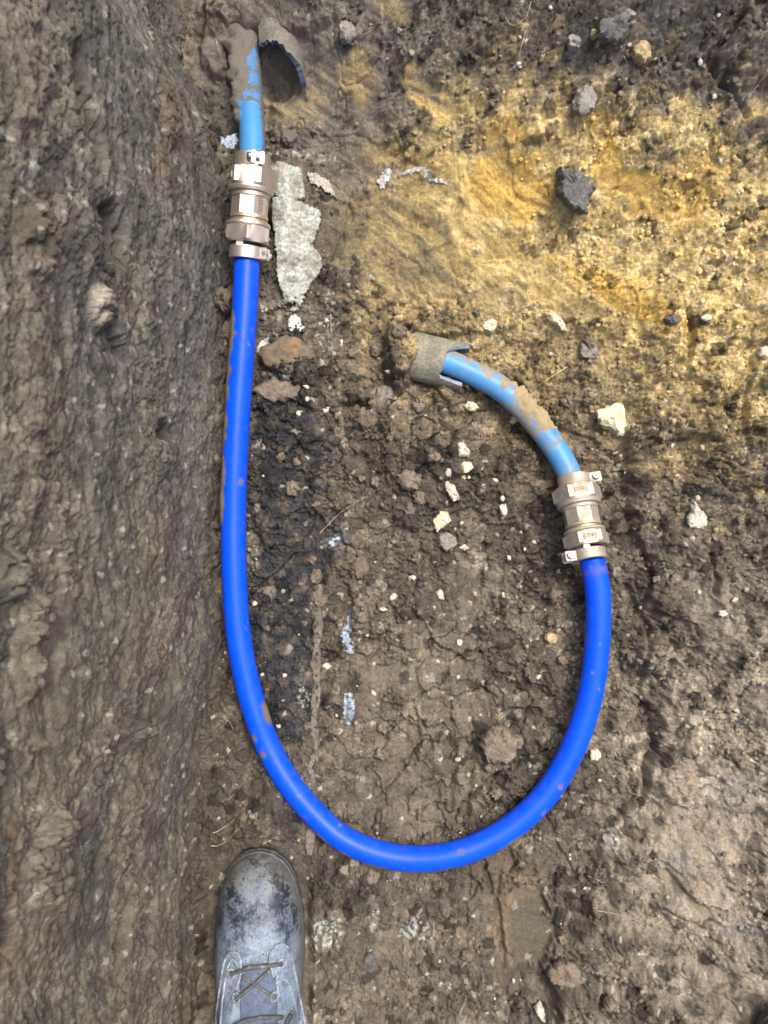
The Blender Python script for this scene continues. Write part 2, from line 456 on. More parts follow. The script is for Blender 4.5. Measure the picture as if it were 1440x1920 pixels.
fissure([(1250, 1640), (1300, 1690), (1350, 1700)], 9, 0.010)
fissure([(925, 1350), (960, 1330), (1010, 1335)], 9, 0.012)
fissure([(800, 1380), (806, 1400)], 10, 0.012)
dz -= 0.022 * blob(PXg, PYg, 522, 150, 28, 34, 0, 0.4)
dz -= 0.014 * np.exp(-((PXg - 500) / 26) ** 2) * B(500, 330, 40, 140) 
dz = dz * (1 - 0.90 * spade) - 0.007 * spade + 0.0006 * spade * st3
# bulges
for cx, cy, rx, ry, hgt in ((1395, 100, 50, 80, 0.006), (935, 1405, 38, 36, 0.016), (1080, 1880, 70, 50, 0.018), (1150, 55, 34, 26, 0.010), (1340, 1150, 70, 40, 0.012),
                            (540, 700, 60, 40, 0.008), (700, 780, 40, 34, 0.009), (830, 830, 50, 40, 0.008), (1300, 1690, 60, 30, 0.012), (500, 20, 110, 50, 0.018), (410, 90, 30, 60, 0.02), (752, 664, 30, 60, 0.048), (810, 618, 60, 18, 0.022)):
    dz += hgt * blob(PXg, PYg, cx, cy, rx, ry, 0, 0.3 if hgt < 0.05 else 0.42, (0.5 * w2 + 0.3 * w1) * (1 if hgt < 0.05 else 0.5))
Z = Zm + dz
# keep the soil out of the pipe's bed and the boot's footprint
PIPE_PTS = [(463, 487), (460, 560), (455, 640), (449, 720), (444, 800), (440, 880), (438, 960), (438, 1040), (441, 1120), (447, 1190), (459, 1260),
            (477, 1330), (503, 1400), (540, 1465), (586, 1522), (640, 1570), (705, 1599), (775, 1610), (845, 1603), (912, 1579), (972, 1540), (1025, 1487),
            (1066, 1420), (1094, 1350), (1111, 1280), (1119, 1215), (1122, 1150), (1119, 1095), (1109, 1045)]
def catmull(P, n=12):
    P = np.asarray(P, float); Q = []
    E = np.vstack([2 * P[0] - P[1], P, 2 * P[-1] - P[-2]])
    for i in range(1, len(E) - 2):
        p0, p1, p2, p3 = E[i - 1], E[i], E[i + 1], E[i + 2]
        for t in np.linspace(0, 1, n, endpoint=False):
            Q.append(0.5 * ((2 * p1) + (-p0 + p2) * t + (2 * p0 - 5 * p1 + 4 * p2 - p3) * t * t + (-p0 + 3 * p1 - 3 * p2 + p3) * t ** 3))
    Q.append(E[-2]); return np.array(Q)

pz_key = [(0, 0.050), (6, 0.038), (12, 0.036), (16, 0.048), (18, 0.051), (22, 0.046), (28, 0.052)]
PIPE = np.array([W(px, py, np.interp(k, *zip(*pz_key))) for k, (px, py) in enumerate(PIPE_PTS)])
PIPE = catmull(PIPE, 12)
PR = 0.0156
near = np.full(X.shape, 1e9, np.float32); nz = np.zeros(X.shape, np.float32)
for p in PIPE[::3]:
    d = np.hypot(X - p[0], Y - p[1]); m = d < near
    near = np.where(m, d, near); nz = np.where(m, p[2], nz)
lim = nz - np.sqrt(np.clip(PR ** 2 - near ** 2, 0, None)) - 0.001
Z = np.where(near < PR * 1.02, np.minimum(Z, lim), Z)
Z = np.where((near >= PR * 1.02) & (near < PR * 2.2), np.minimum(Z, nz - 0.003 + (near - PR) * 0.6), Z)
bl = sstep(-0.405, -0.43, Y) * sstep(0.075, 0.06, np.abs(X + 0.158))
Z = Z * (1 - bl) + bl * np.minimum(Z, 0.030 + 0.001 * w2)
GZ = Grid(xs, ys, Z)

# ---- colours of the soil itself
def C(*c): return np.array(c, np.float32)
BROWN, DBROWN, TAN = C(0.108, 0.091, 0.069), C(0.062, 0.052, 0.041), C(0.200, 0.172, 0.131)
OCHRE, ORANGE, STRAWC, OLIVE = C(0.52, 0.38, 0.145), C(0.53, 0.335, 0.08), C(0.58, 0.465, 0.235), C(0.175, 0.145, 0.082)
CHAR, TAR, GREYM, CHALKC = C(0.072, 0.071, 0.069), C(0.026, 0.028, 0.034), C(0.165, 0.148, 0.128), C(0.62, 0.58, 0.48)

def lay(col, c, m):
    m = np.clip(m, 0, 1)[..., None]
    return col * (1 - m) + c * m
n_lo = fbm(X * 10, Y * 10, 501, 4); n_mid = fbm(X * 45, Y * 45, 511, 4); n_hi = fbm(X * 170, Y * 170, 521, 3)
col = np.empty(X.shape + (3,), np.float32); col[:] = BROWN
col = lay(col, DBROWN, sstep(-0.1, 0.6, n_lo + 0.6 * n_mid) * 0.8)
col = lay(col, TAN, sstep(0.05, 0.8, -n_lo + 0.5 * n_mid) * 0.7)
# lighter right-hand slope and lower floor
col = lay(col, TAN * 1.4, B(1340, 1500, 190, 400, 0, soft=0.5) * 0.85)
col = lay(col, C(0.285, 0.24, 0.185), B(1350, 1560, 110, 150, 0, soft=0.5) * 0.6)
col = lay(col, TAN, B(760, 1350, 170, 200, 0, soft=0.6) * 0.45)
col = lay(col, TAN, B(780, 1830, 210, 120, 0, soft=0.6) * 0.4)
col = lay(col, DBROWN * 1.15, B(450, 1500, 90, 260, 0, soft=0.6) * 0.6)
col = lay(col, C(0.13, 0.11, 0.085), B(1250, 1050, 120, 170, 0, soft=0.6) * 0.6)
# head of the trench: greys above, yellow clay below
col = lay(col, GREYM, B(620, 130, 260, 190, 10, soft=0.5) * 0.75)
col = lay(col, CHAR, B(1230, 60, 320, 130, 10, soft=0.7) * np.clip(0.70 + 0.5 * n_mid, 0.2, 0.95) * (0.25 + 0.75 * (id11 > 0.3)) * (0.5 + 0.5 * (id5 > 0.25)))
col = lay(col, C(0.16, 0.13, 0.10), B(1390, 110, 70, 100, soft=0.3) * 0.8)
yel = np.clip(B(1090, 440, 390, 215, 18, soft=0.7) * 0.95 + B(900, 470, 260, 180, 30, soft=0.6) * 0.6 + B(1330, 560, 200, 230, 0, soft=0.7) * 0.7 + B(1330, 360, 160, 90, 0, soft=.6) * .4, 0, 1)
yel = yel * (1 - 0.95 * sstep(860, 640, PXg + 0.55 * (PYg - 330) + 60 * w1)) 
yel = yel * np.clip(1.12 + 0.4 * n_lo + 0.35 * n_mid, 0.35, 1)
col = lay(col, OCHRE, yel)
col = lay(col, STRAWC, yel * sstep(0.0, 0.7, n_mid + 0.5 * n_hi) * 0.75)
col = lay(col, STRAWC * 1.08, yel * (id5 > 0.5) * (0.35 + 0.4 * (id11 > 0.5)) * np.clip(crumbly, 0, 1))
col = lay(col, C(0.30, 0.235, 0.13), yel * (id11 < 0.22) * np.clip(crumbly, 0, 1) * 0.6)
col = lay(col, ORANGE, np.clip(B(960, 350, 90, 60, 40) + B(1190, 350, 80, 30, 42) + B(1290, 360, 70, 50, 0) * 0.7 + B(1170, 560, 130, 26, 25) + B(940, 250, 50, 30) * 0.7 + B(1130, 250, 30, 30) * 0.5, 0, 1) * (0.8 + 0.3 * st1) )
col = lay(col, OLIVE, np.clip(B(740, 460, 110, 120, 30) * 0.8 + B(870, 525, 110, 40, 35) * 0.5, 0, 1) * np.clip(0.7 + 0.8 * st1, 0, 1))
col = lay(col, OCHRE * 0.8, np.clip(B(800, 180, 70, 22, 50) + B(735, 18, 50, 20, 45) * 0.4 + B(560, 200, 60, 50) * 0.4 + B(665, 140, 30, 50) * 0.5 + B(750, 290, 60, 24, 10) * 0.6, 0, 1) * np.clip(0.65 + st1, 0, 1))
col = lay(col, C(0.235, 0.18, 0.105), B(1020, 740, 350, 140, 20, soft=0.6) * 0.6)
col = lay(col, C(0.28, 0.22, 0.12), B(1010, 660, 190, 70, 15, soft=0.6) * 0.6)
# tarry dark strip under the old line beside the pipe
tarm = np.clip(B(520, 1000, 55, 420, 2, soft=0.5) * 0.5 + B(540, 860, 70, 160, 0) * 0.8 + B(540, 1080, 60, 200, 8) * 0.9 + B(540, 1250, 62, 150, 0) * 1.0 + B(560, 1480, 45, 70, 0) * 0.6 + B(620, 1000, 40, 40) * 0.6 + B(700, 1660, 140, 40, 10) * 0.35 + B(620, 560, 30, 120) * .5, 0, 1)
col = lay(col, TAR, tarm * np.clip(0.78 + 0.8 * n_mid, 0, 0.95))
col = lay(col, C(0.098, 0.083, 0.060), spade * 0.95)
col = lay(col, C(0.20, 0.14, 0.085), np.clip(B(965, 1650, 40, 40) * 0.35 + B(940, 1740, 18, 90) * 0.5, 0, 1))
col = lay(col, C(0.13, 0.145, 0.17), np.clip(B(640, 1010, 26, 16) + B(1385, 1480, 50, 50) * 0.5 + B(1390, 1740, 40, 14) * 0.8 + B(1270, 1620, 26, 20) * 0.6, 0, 1) * 0.55)
# single crumbs carry their own tone
v26 = (0.72 + 0.56 * id26); v11 = (0.70 + 0.60 * id11); v5 = (0.72 + 0.56 * id5)
cm = (np.clip(crumbly, 0, 1) * (1 - 0.45 * np.clip(yel, 0, 1)))[..., None]
col = col * (1 - cm + cm * (v26 * v11 * v5)[..., None])
col = col * (1 + 0.13 * np.clip(st, -1, 1) * smear)[..., None]
# pale chalk grit and dark grit among the crumbs
grit = (id5 > 0.966) & (h01((id5 * 99991).astype(np.int32), (id11 * 9973).astype(np.int32), 3) < 0.5) & (crumbly > 0.3)
col = np.where(grit[..., None], col * 0.35 + CHALKC * 0.5, col)
grit2 = (id11 > 0.986) & (e11 > 0.08) & (PYg > 560)
col = np.where(grit2[..., None], col * 0.5 + CHALKC * 0.28, col)
blk = (id11 < 0.04) & (crumbly > 0.4)
col = np.where(blk[..., None], col * 0.45, col)
# faint whitish lime streaks
lime = np.clip(B(560, 290, 90, 8, 5) + B(570, 1300, 10, 30) + B(620, 600, 8, 60, 0) * 0.7 + B(700, 1720, 8, 30), 0, 1) * sstep(0, 0.4, n_hi)
col = lay(col, C(0.45, 0.44, 0.40), lime * 0.7)
lime2 = np.clip(B(610, 1750, 24, 30) + B(778, 1740, 26, 20) + B(1140, 1575, 20, 16), 0, 1) * sstep(-0.1, 0.3, n_hi)
col = lay(col, C(0.42, 0.45, 0.44), lime2 * 0.7)
col = np.clip(col, 0.012, 0.85)
wet = np.clip(0.25 + 0.6 * smear + 0.35 * n_lo - 0.2 * yel, 0, 1)

V = np.stack([X, Y, Z], -1).reshape(-1, 3)
Fq = grid_faces(len(xs), len(ys))
ground = mesh_np('trench_floor', V, Fq, SOIL, True, col.reshape(-1, 3), extra={'wet': wet})
tag(ground, kind='structure')
COLG = [Grid(xs, ys, col[..., k]) for k in range(3)]
CRUMB = Grid(xs, ys, crumbly)
del V, Fq

def ground_at(px, py, dz=0.0):
    """point of the ground seen at a place of the photograph"""
    z = 0.0
    for _ in range(12):
        p = W(px, py, z); z = 0.5 * z + 0.5 * float(GZ(p[0], p[1]))
    p = W(px, py, z); p[2] = float(GZ(p[0], p[1])) + dz
    return p

# ------------------------------------------------------------------ terrain: left wall of the trench
ss = np.concatenate([np.linspace(-0.04, 0.48, 345), np.linspace(0.50, 0.82, 12)])
wy = axis(-0.66, 0.66, 0.00145, -4.0, 4.0)
S, YW = np.meshgrid(ss.astype(np.float32), wy.astype(np.float32))
LEAN = 0.19
wa = fbm(S * 14, YW * 7, 611, 4)
d = 0.009 * fbm(S * 7, YW * 3.5, 601, 3)
d += 0.0030 * fbm(S * 26, YW * 15, 603, 4, 0.5) + 0.0020 * fbm(S * 85, YW * 60, 605, 5, 0.62)
d += 0.0016 * np.abs(fbm(S * 150, YW * 105, 607, 3, 0.6)) * sstep(-0.2, 0.5, fbm(S * 12, YW * 9, 609, 3))
wc26, wid26, we26 = crumbs(S + 0.01 * wa, YW * 0.85, 0.024, 621, 0.45)
wc11, wid11, we11 = crumbs(S, YW * 0.85, 0.0115, 623, 0.7)
wc5, wid5, we5 = crumbs(S, YW * 0.85, 0.0055, 625, 0.8)
wp = sstep(0.0, 0.75, fbm(S * 7, YW * 6, 629, 4) + 0.6 * sstep(0.30, 0.45, S) + 0.25 * sstep(0.1, -0.45, YW))
d += wp * (0.0036 * wc26 + 0.0026 * wc11) + 0.0012 * wc5 * wp + 0.0012 * fbm(S * 260, YW * 170, 633, 3, 0.6)
stw = fbm(S * 170, YW * 26, 641, 3); d += 0.0004 * stw * (1 - 0.5 * wp)
tw = perlin(S * 16 + 0.3 * wa, YW * 5 + 0.3 * wa, 643); d += 0.0028 * (sstep(-0.08, 0.08, tw) - 0.5)
tw2 = perlin(S * 30 + 0.3 * wa, YW * 10, 645); d += 0.0016 * (sstep(-0.08, 0.08, tw2) - 0.5)
xw0 = wall_base(YW) - LEAN * S
pxw, pyw = PX(xw0, YW, S)
ww = 0.4 * wa + 0.2 * stw
BW = lambda *a, **k: blob(pxw, pyw, *a, wob=ww, **k)
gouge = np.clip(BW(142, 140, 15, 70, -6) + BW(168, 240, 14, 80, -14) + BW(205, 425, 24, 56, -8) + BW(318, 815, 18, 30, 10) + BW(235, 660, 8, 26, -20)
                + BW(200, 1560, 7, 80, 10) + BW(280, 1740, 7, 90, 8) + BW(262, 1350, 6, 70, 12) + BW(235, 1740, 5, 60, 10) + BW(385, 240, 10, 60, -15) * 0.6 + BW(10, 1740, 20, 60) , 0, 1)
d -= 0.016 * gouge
lump = np.clip(BW(185, 575, 14, 40, -8) + BW(65, 1170, 26, 60, 10) + BW(60, 1260, 20, 50, 15) + BW(85, 1640, 34, 70, 8) + BW(90, 1560, 22, 40) + BW(20, 1080, 20, 40) + BW(230, 1370, 10, 20) + BW(262, 1370, 8, 18)
               + BW(315, 200, 20, 60) * 0.6 + BW(60, 450, 30, 60) * 0.5 + BW(70, 1390, 16, 24) + BW(345, 1640, 8, 60) * 0.4, 0, 1)
d += 0.014 * lump * (0.6 + 0.5 * wc11)
d += 0.012 * np.exp(-((S - 0.0) / 0.02) ** 2) * (0.3 + 0.7 * sstep(-0.2, 0.3, fbm(YW * 20, S * 10, 651, 3)))      # spoil gathered at the foot
XWL = xw0 + d
wgrey, wbrown, wtan, wdark = C(0.120, 0.113, 0.099), C(0.112, 0.096, 0.071), C(0.175, 0.152, 0.115), C(0.054, 0.050, 0.045)
wcol = np.empty(S.shape + (3,), np.float32); wcol[:] = wgrey
wn1 = fbm(S * 12, YW * 6, 661, 4); wn2 = fbm(S * 60, YW * 24, 663, 4)
wcol = lay(wcol, wbrown, np.clip(sstep(0.30, -0.20, YW) * 0.75 + 0.5 * wn1, 0, 1))
wcol = lay(wcol, C(0.10, 0.10, 0.098), sstep(0.0, 0.5, fbm(S * 20, YW * 8, 665, 3)) * sstep(-0.1, 0.25, YW) * 0.7)
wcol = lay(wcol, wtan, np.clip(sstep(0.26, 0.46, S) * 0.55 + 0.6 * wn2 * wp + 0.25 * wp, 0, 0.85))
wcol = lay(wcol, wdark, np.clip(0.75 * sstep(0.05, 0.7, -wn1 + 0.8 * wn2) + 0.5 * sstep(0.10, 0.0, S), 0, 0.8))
wcol = lay(wcol, C(0.20, 0.125, 0.06), np.clip(BW(15, 1620, 16, 80) + BW(30, 1820, 20, 60) + BW(98, 1165, 10, 26) + BW(357, 1178, 5, 16) + BW(300, 1230, 14, 24) * 0.5 + BW(2, 1780, 12, 60), 0, 1) * 0.5 * sstep(-0.3, 0.3, wn2))
wcol = lay(wcol, C(0.34, 0.30, 0.24), np.clip(BW(180, 570, 10, 36, -8) + BW(22, 1385, 10, 16) + BW(85, 560, 10, 10), 0, 1) * 0.75)
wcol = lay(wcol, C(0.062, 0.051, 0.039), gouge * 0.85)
wcol = lay(wcol, C(0.125, 0.096, 0.064), np.clip(BW(312, 210, 26, 70, -4) + BW(300, 300, 20, 40) + BW(60, 420, 40, 60) * .5 + BW(250, 560, 16, 60) * .5, 0, 1) * 0.75)
wcol = wcol * ((0.86 + 0.28 * wid26) * (0.84 + 0.32 * wid11) * (0.82 + 0.36 * wid5))[..., None] * (1 + 0.14 * np.clip(stw, -1, 1) + 0.30 * np.clip(fbm(S * 120, YW * 70, 671, 4, 0.65), -1, 1))[..., None]
gw = (wid5 > 0.965)
wcol = np.where(gw[..., None], wcol * 0.5 + C(0.42, 0.40, 0.36) * 0.42, wcol)
wcol = np.clip(wcol, 0.012, 0.8)
top_x = axis(0, 0.01, 0.01, -0.01, 3.5)[2:]
Vw = np.stack([XWL, YW, S], -1)
nS = len(ss)
topcols = np.stack([np.stack([XWL[:, -1] - t, YW[:, -1], S[:, -1] + 0.02 * perlin(YW[:, -1] * 3, YW[:, -1] * 0 + t * 3, 9) * min(1, t * 4)], -1) for t in top_x], 1)
Vw = np.concatenate([Vw, topcols], 1)
tc = np.repeat(wcol[:, -1:, :] * 0 + C(0.12, 0.10, 0.075), len(top_x), 1)
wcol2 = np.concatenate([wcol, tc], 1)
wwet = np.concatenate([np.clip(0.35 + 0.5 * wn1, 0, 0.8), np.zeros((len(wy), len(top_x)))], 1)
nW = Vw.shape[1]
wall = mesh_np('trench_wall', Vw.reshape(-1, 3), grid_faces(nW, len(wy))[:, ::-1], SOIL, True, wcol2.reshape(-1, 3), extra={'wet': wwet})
tag(wall, kind='structure')
WX = Grid(ss, wy, XWL)
def wall_at(px, py, out=0.0):
    z = 0.2
    lo, hi = 0.0, 0.47
    for _ in range(40):                                   # find the height where the view line meets the wall
        z = 0.5 * (lo + hi); p = W(px, py, z)
        if p[0] > float(WX(z, p[1])): hi = z if False else hi; lo = z
        else: hi = z
    p = W(px, py, z); p[0] = float(WX(z, p[1])) + out
    return p
del Vw, X, Y, PXg, PYg

# ------------------------------------------------------------------ loose crumbs (uncountable)
def ico(sub=0):
    t = (1 + 5 ** .5) / 2
    v = [(-1, t, 0), (1, t, 0), (-1, -t, 0), (1, -t, 0), (0, -1, t), (0, 1, t), (0, -1, -t), (0, 1, -t), (t, 0, -1), (t, 0, 1), (-t, 0, -1), (-t, 0, 1)]
    f = [(0, 11, 5), (0, 5, 1), (0, 1, 7), (0, 7, 10), (0, 10, 11), (1, 5, 9), (5, 11, 4), (11, 10, 2), (10, 7, 6), (7, 1, 8), (3, 9, 4), (3, 4, 2), (3, 2, 6), (3, 6, 8), (3, 8, 9), (4, 9, 5), (2, 4, 11), (6, 2, 10), (8, 6, 7), (9, 8, 1)]
    v = [np.array(p) / np.linalg.norm(p) for p in v]
    for _ in range(sub):
        cache = {}; nf = []
        def mid(a, b):
            k = (min(a, b), max(a, b))
            if k not in cache:
                m = v[a] + v[b]; v.append(m / np.linalg.norm(m)); cache[k] = len(v) - 1
            return cache[k]
        for a, b, c in f:
            ab, bc, ca = mid(a, b), mid(b, c), mid(c, a)
            nf += [(a, ab, ca), (b, bc, ab), (c, ca, bc), (ab, bc, ca)]
        f = nf
    return np.array(v), np.array(f)
IV, IF = ico(0)
n_try = 16000
cx_ = RNG.uniform(-0.21, 0.47, n_try); cy_ = RNG.uniform(-0.63, 0.62, n_try)
keep = (RNG.random(n_try) < np.clip(CRUMB(cx_, cy_), 0, 1) ** 2 * 0.75) & (cx_ > wall_base(cy_) + 0.006)
dpipe = np.min(np.hypot(cx_[:, None] - PIPE[None, ::6, 0], cy_[:, None] - PIPE[None, ::6, 1]), 1)
keep &= dpipe > PR * 1.15
keep &= ~((cy_ < -0.405) & (np.abs(cx_ + 0.158) < 0.068))
cx_, cy_ = cx_[keep], cy_[keep]
kk_ = RNG.integers(0, len(PIPE) - 2, 1500); tt_ = PIPE[kk_ + 1] - PIPE[kk_]; tt_ /= np.linalg.norm(tt_, axis=1)[:, None]
off_ = RNG.choice([-1, 1], 1500) * (PR * 0.95 + 0.006 * RNG.random(1500) ** 2)
ax_ = PIPE[kk_, 0] - tt_[:, 1] * off_; ay_ = PIPE[kk_, 1] + tt_[:, 0] * off_
ok_ = ax_ > wall_base(ay_) + 0.002
cx_ = np.r_[cx_, ax_[ok_]]; cy_ = np.r_[cy_, ay_[ok_]]; n = len(cx_)
size = 0.0012 + 0.0035 * RNG.random(n) ** 3
cz_ = GZ(cx_, cy_)
ang = RNG.uniform(0, 6.28, (n, 3))
def rot_mats(a):
    ca, sa = np.cos(a), np.sin(a); out = np.empty((len(a), 3, 3))
    z0 = np.zeros(len(a)); o1 = np.ones(len(a))
    Rz = np.stack([ca[:, 0], -sa[:, 0], z0, sa[:, 0], ca[:, 0], z0, z0, z0, o1], 1).reshape(-1, 3, 3)
    Rx = np.stack([o1, z0, z0, z0, ca[:, 1], -sa[:, 1], z0, sa[:, 1], ca[:, 1]], 1).reshape(-1, 3, 3)
    return Rz @ Rx
sc3 = size[:, None, None] * RNG.uniform(0.55, 1.25, (n, 1, 3))
pv = IV[None] * RNG.uniform(0.65, 1.2, (n, 12, 1)) * sc3
pv = np.einsum('nij,nkj->nki', rot_mats(ang), pv) + np.stack([cx_, cy_, cz_ + size * 0.35], -1)[:, None]
cc = np.stack([g(cx_, cy_) for g in COLG], -1) * RNG.uniform(0.6, 1.5, (n, 1))
pale = RNG.random(n) < 0.018
cc[pale] = CHALKC * RNG.uniform(0.6, 1.0, (pale.sum(), 1))
fc = (IF[None] + 12 * np.arange(n)[:, None, None]).reshape(-1, 3)
cr_o = mesh_np('soil_crumbs', pv.reshape(-1, 3), fc, SOIL, False, np.repeat(np.clip(cc, 0.012, 0.8), 12, 0), extra={'wet': np.full(n * 12, 0.15)})
tag(cr_o, 'loose crumbs of soil and grit strewn over the trench floor', 'soil crumbs', kind='stuff')

# ------------------------------------------------------------------ builders for solids
def resample(poly, n):
    P = np.asarray(poly, float); P = np.vstack([P, P[:1]])
    L = np.r_[0, np.cumsum(np.hypot(*np.diff(P, axis=0).T))]
    t = np.linspace(0, L[-1], n, endpoint=False)
    return np.stack([np.interp(t, L, P[:, 0]), np.interp(t, L, P[:, 1])], -1)

PROF = [(0.84, -0.5), (0.98, -0.1), (1.02, 0.12), (1.01, 0.32), (0.96, 0.54), (0.87, 0.74), (0.74, 0.89), (0.58, 0.97), (0.40, 1.0), (0.24, 1.0), (0.10, 1.0)]
FLAT = [(0.97, -0.9), (1.0, 0.0), (1.0, 0.75), (0.97, 1.0), (0.88, 1.0), (0.76, 1.0), (0.62, 1.0), (0.48, 1.0), (0.34, 1.0), (0.2, 1.0), (0.08, 1.0)]
def stone(name, poly, h, mat, label=None, cat=None, seed=0, prof=PROF, wobble=0.07, n=36, drape=None, parent=None, off=0.0, group=None, angle=38, edge=0.03, facets=5):
    """solid with the given plan (photo coordinates), its own height, a broken or flat top and a closed base"""
    r = np.random.default_rng(seed + 1000)
    P = resample(poly, n); c = P.mean(0)
    g = ground_at(c[0], c[1]); zc = g[2]
    s = (H - zc - h * 0.5) / F
    loc = np.array([(c[0] - 720) * s, (960 - c[1]) * s, zc + off])
    L = (P - c) * [s, -s]
    L = L * (1 + edge * r.standard_normal((n, 1)))
    rad = np.hypot(L[:, 0], L[:, 1]).mean()
    rows = []
    for f, t in prof:
        q = L * f
        rows.append(np.column_stack([q, np.full(n, t * h)]))
    V = np.vstack(rows + [np.array([[0, 0, prof[-1][1] * h], [0, 0, prof[0][1] * h]])])
    sx, sy = r.uniform(0, 50, 2)
    up = np.clip(V[:, 2] / h, 0, 1)
    if prof is PROF:                                      # lumps and broken faces
        nn = fbm(V[:, 0] / rad * 1.3 + sx, V[:, 1] / rad * 1.3 + sy + V[:, 2] / rad, seed, 4, 0.55)
        V[:, 2] += h * up * nn * wobble * 4.0
        k = 1 + wobble * 1.6 * fbm(V[:, 0] / rad * 2.2 + sy, V[:, 1] / rad * 2.2 + V[:, 2] / rad * 2 + sx, seed + 3, 3)
        V[:, 0] *= k; V[:, 1] *= k
        for _ in range(facets):
            a = r.uniform(0, 6.28); sl = r.uniform(0.15, 0.6) * h / rad; hh = h * r.uniform(0.55, 1.0)
            V[:, 2] = np.minimum(V[:, 2], hh + h * 0.35 - sl * (V[:, 0] * math.cos(a) + V[:, 1] * math.sin(a)) - 0.0)
        flo = np.array([t for f, t in prof for _ in range(n)] + [1.0, -1.0]) * h
        V[:, 2] = np.maximum(V[:, 2], np.minimum(flo, 0.38 * h))
    else:
        nn = fbm(V[:, 0] * 70 + sx, V[:, 1] * 70 + sy, seed, 4)
        V[:, 2] += up * nn * min(0.0022, h * 0.5) * (wobble * 8)
    if drape is not None:
        wx, wy_ = V[:, 0] + loc[0], V[:, 1] + loc[1]
        V[:, 2] += (GZ(wx, wy_) - (loc[2] - off)) * drape
    m = len(prof)
    faces = [tuple(int(i) for i in q) for q in grid_faces(n, m, True)]
    top, bot = m * n, m * n + 1
    area = np.sum(L[:, 0] * np.roll(L[:, 1], -1) - np.roll(L[:, 0], -1) * L[:, 1])
    faces += [((m - 1) * n + i, (m - 1) * n + (i + 1) % n, top) for i in range(n)]
    faces += [((i + 1) % n, i, bot) for i in range(n)]
    if area < 0: faces = [f[::-1] for f in faces]
    o = mesh_np(name, V, faces, mat, True, parent=parent, angle=angle)
    o.location = loc
    tag(o, label, cat, group)
    return o

def sheet(name, poly, h, mat, label=None, cat=None, seed=0, off=0.0, drape=0.8, rag=0.0015, bumpy=0.0008, curl=0.0, step=0.0008, holes=0.0):
    """thin broken sheet with the given plan, ragged edge, uneven top and its own thickness, following the ground below"""
    P = np.asarray(poly, float); c = P.mean(0)
    g = ground_at(c[0], c[1]); s = (H - g[2] - off) / F
    loc = np.array([(c[0] - 720) * s, (960 - c[1]) * s, g[2] + off])
    L = (P - c) * [s, -s]
    lo, hi = L.min(0) - 0.004, L.max(0) + 0.004
    gx = np.arange(lo[0], hi[0], step); gy = np.arange(lo[1], hi[1], step)
    GX, GY = np.meshgrid(gx, gy)
    qx = GX + rag * fbm(GX * 260, GY * 260, seed, 3) + rag * 0.8 * fbm(GX * 80, GY * 80, seed + 2, 2); qy = GY + rag * fbm(GX * 260 + 9, GY * 260, seed + 1, 3)
    ins = np.zeros(GX.shape, bool); dist = np.full(GX.shape, 9.0)
    for k in range(len(L)):
        (x1, y1), (x2, y2) = L[k], L[(k + 1) % len(L)]
        if y1 != y2:
            cond = ((y1 > qy) != (y2 > qy)) & (qx < (x2 - x1) * (qy - y1) / (y2 - y1) + x1)
            ins ^= cond
        ux, uy = x2 - x1, y2 - y1; t = np.clip(((qx - x1) * ux + (qy - y1) * uy) / (ux * ux + uy * uy + 1e-12), 0, 1)
        dist = np.minimum(dist, np.hypot(qx - x1 - t * ux, qy - y1 - t * uy))
    if holes: ins &= fbm(GX * 120, GY * 120, seed + 7, 3) < holes
    from_g = GZ(GX + loc[0], GY + loc[1])
    ker = np.ones(9) / 9
    sm = np.apply_along_axis(lambda r: np.convolve(np.pad(r, 4, mode='edge'), ker, 'valid'), 1, from_g)
    sm = np.apply_along_axis(lambda r: np.convolve(np.pad(r, 4, mode='edge'), ker, 'valid'), 0, sm)
    T = (sm - g[2]) * drape + h + bumpy * fbm(GX * 130, GY * 130, seed + 4, 4) * 1.6 - h * 0.5 * sstep(0.0016, 0.0, dist) + curl * sstep(0.008, 0.0, dist) * fbm(GX * 60, GY * 60, seed + 5, 2)
    Bt = T - max(h * 1.6, 0.0012) - 0.001
    cell = ins[:-1, :-1] & ins[1:, :-1] & ins[:-1, 1:] & ins[1:, 1:]
    w = len(gx); nn = GX.size
    j, i = np.nonzero(cell)
    a = j * w + i; top = np.stack([a, a + 1, a + w + 1, a + w], 1)
    faces = [top, top[:, ::-1] + nn]
    pad = np.pad(cell, 1)
    for dj, di, e in ((0, -1, (3, 0)), (0, 1, (1, 2)), (-1, 0, (0, 1)), (1, 0, (2, 3))):
        b = ~pad[j + 1 + dj, i + 1 + di]
        q = top[b]; p, r_ = q[:, e[0]], q[:, e[1]]
        faces.append(np.stack([r_, p, p + nn, r_ + nn], 1))
    Fa = np.vstack(faces)
    V = np.concatenate([np.stack([GX, GY, T], -1).reshape(-1, 3), np.stack([GX, GY, Bt], -1).reshape(-1, 3)])
    used, inv = np.unique(Fa, return_inverse=True)
    o = mesh_np(name, V[used], inv.reshape(Fa.shape), mat, True, angle=48)
    o.location = loc
    return tag(o, label, cat)

def ell(cx, cy, rx, ry, rot=0, n=14, jit=0.08, seed=0):
    r = np.random.default_rng(seed + int(cx * 7 + cy))
    a = np.linspace(0, 2 * math.pi, n, endpoint=False)
    k = 1 + jit * r.standard_normal(n)
    c, s = math.cos(math.radians(rot)), math.sin(math.radians(rot))
    u, v = rx * np.cos(a) * k, ry * np.sin(a) * k
    return np.stack([cx + u * c - v * s, cy + u * s + v * c], -1)

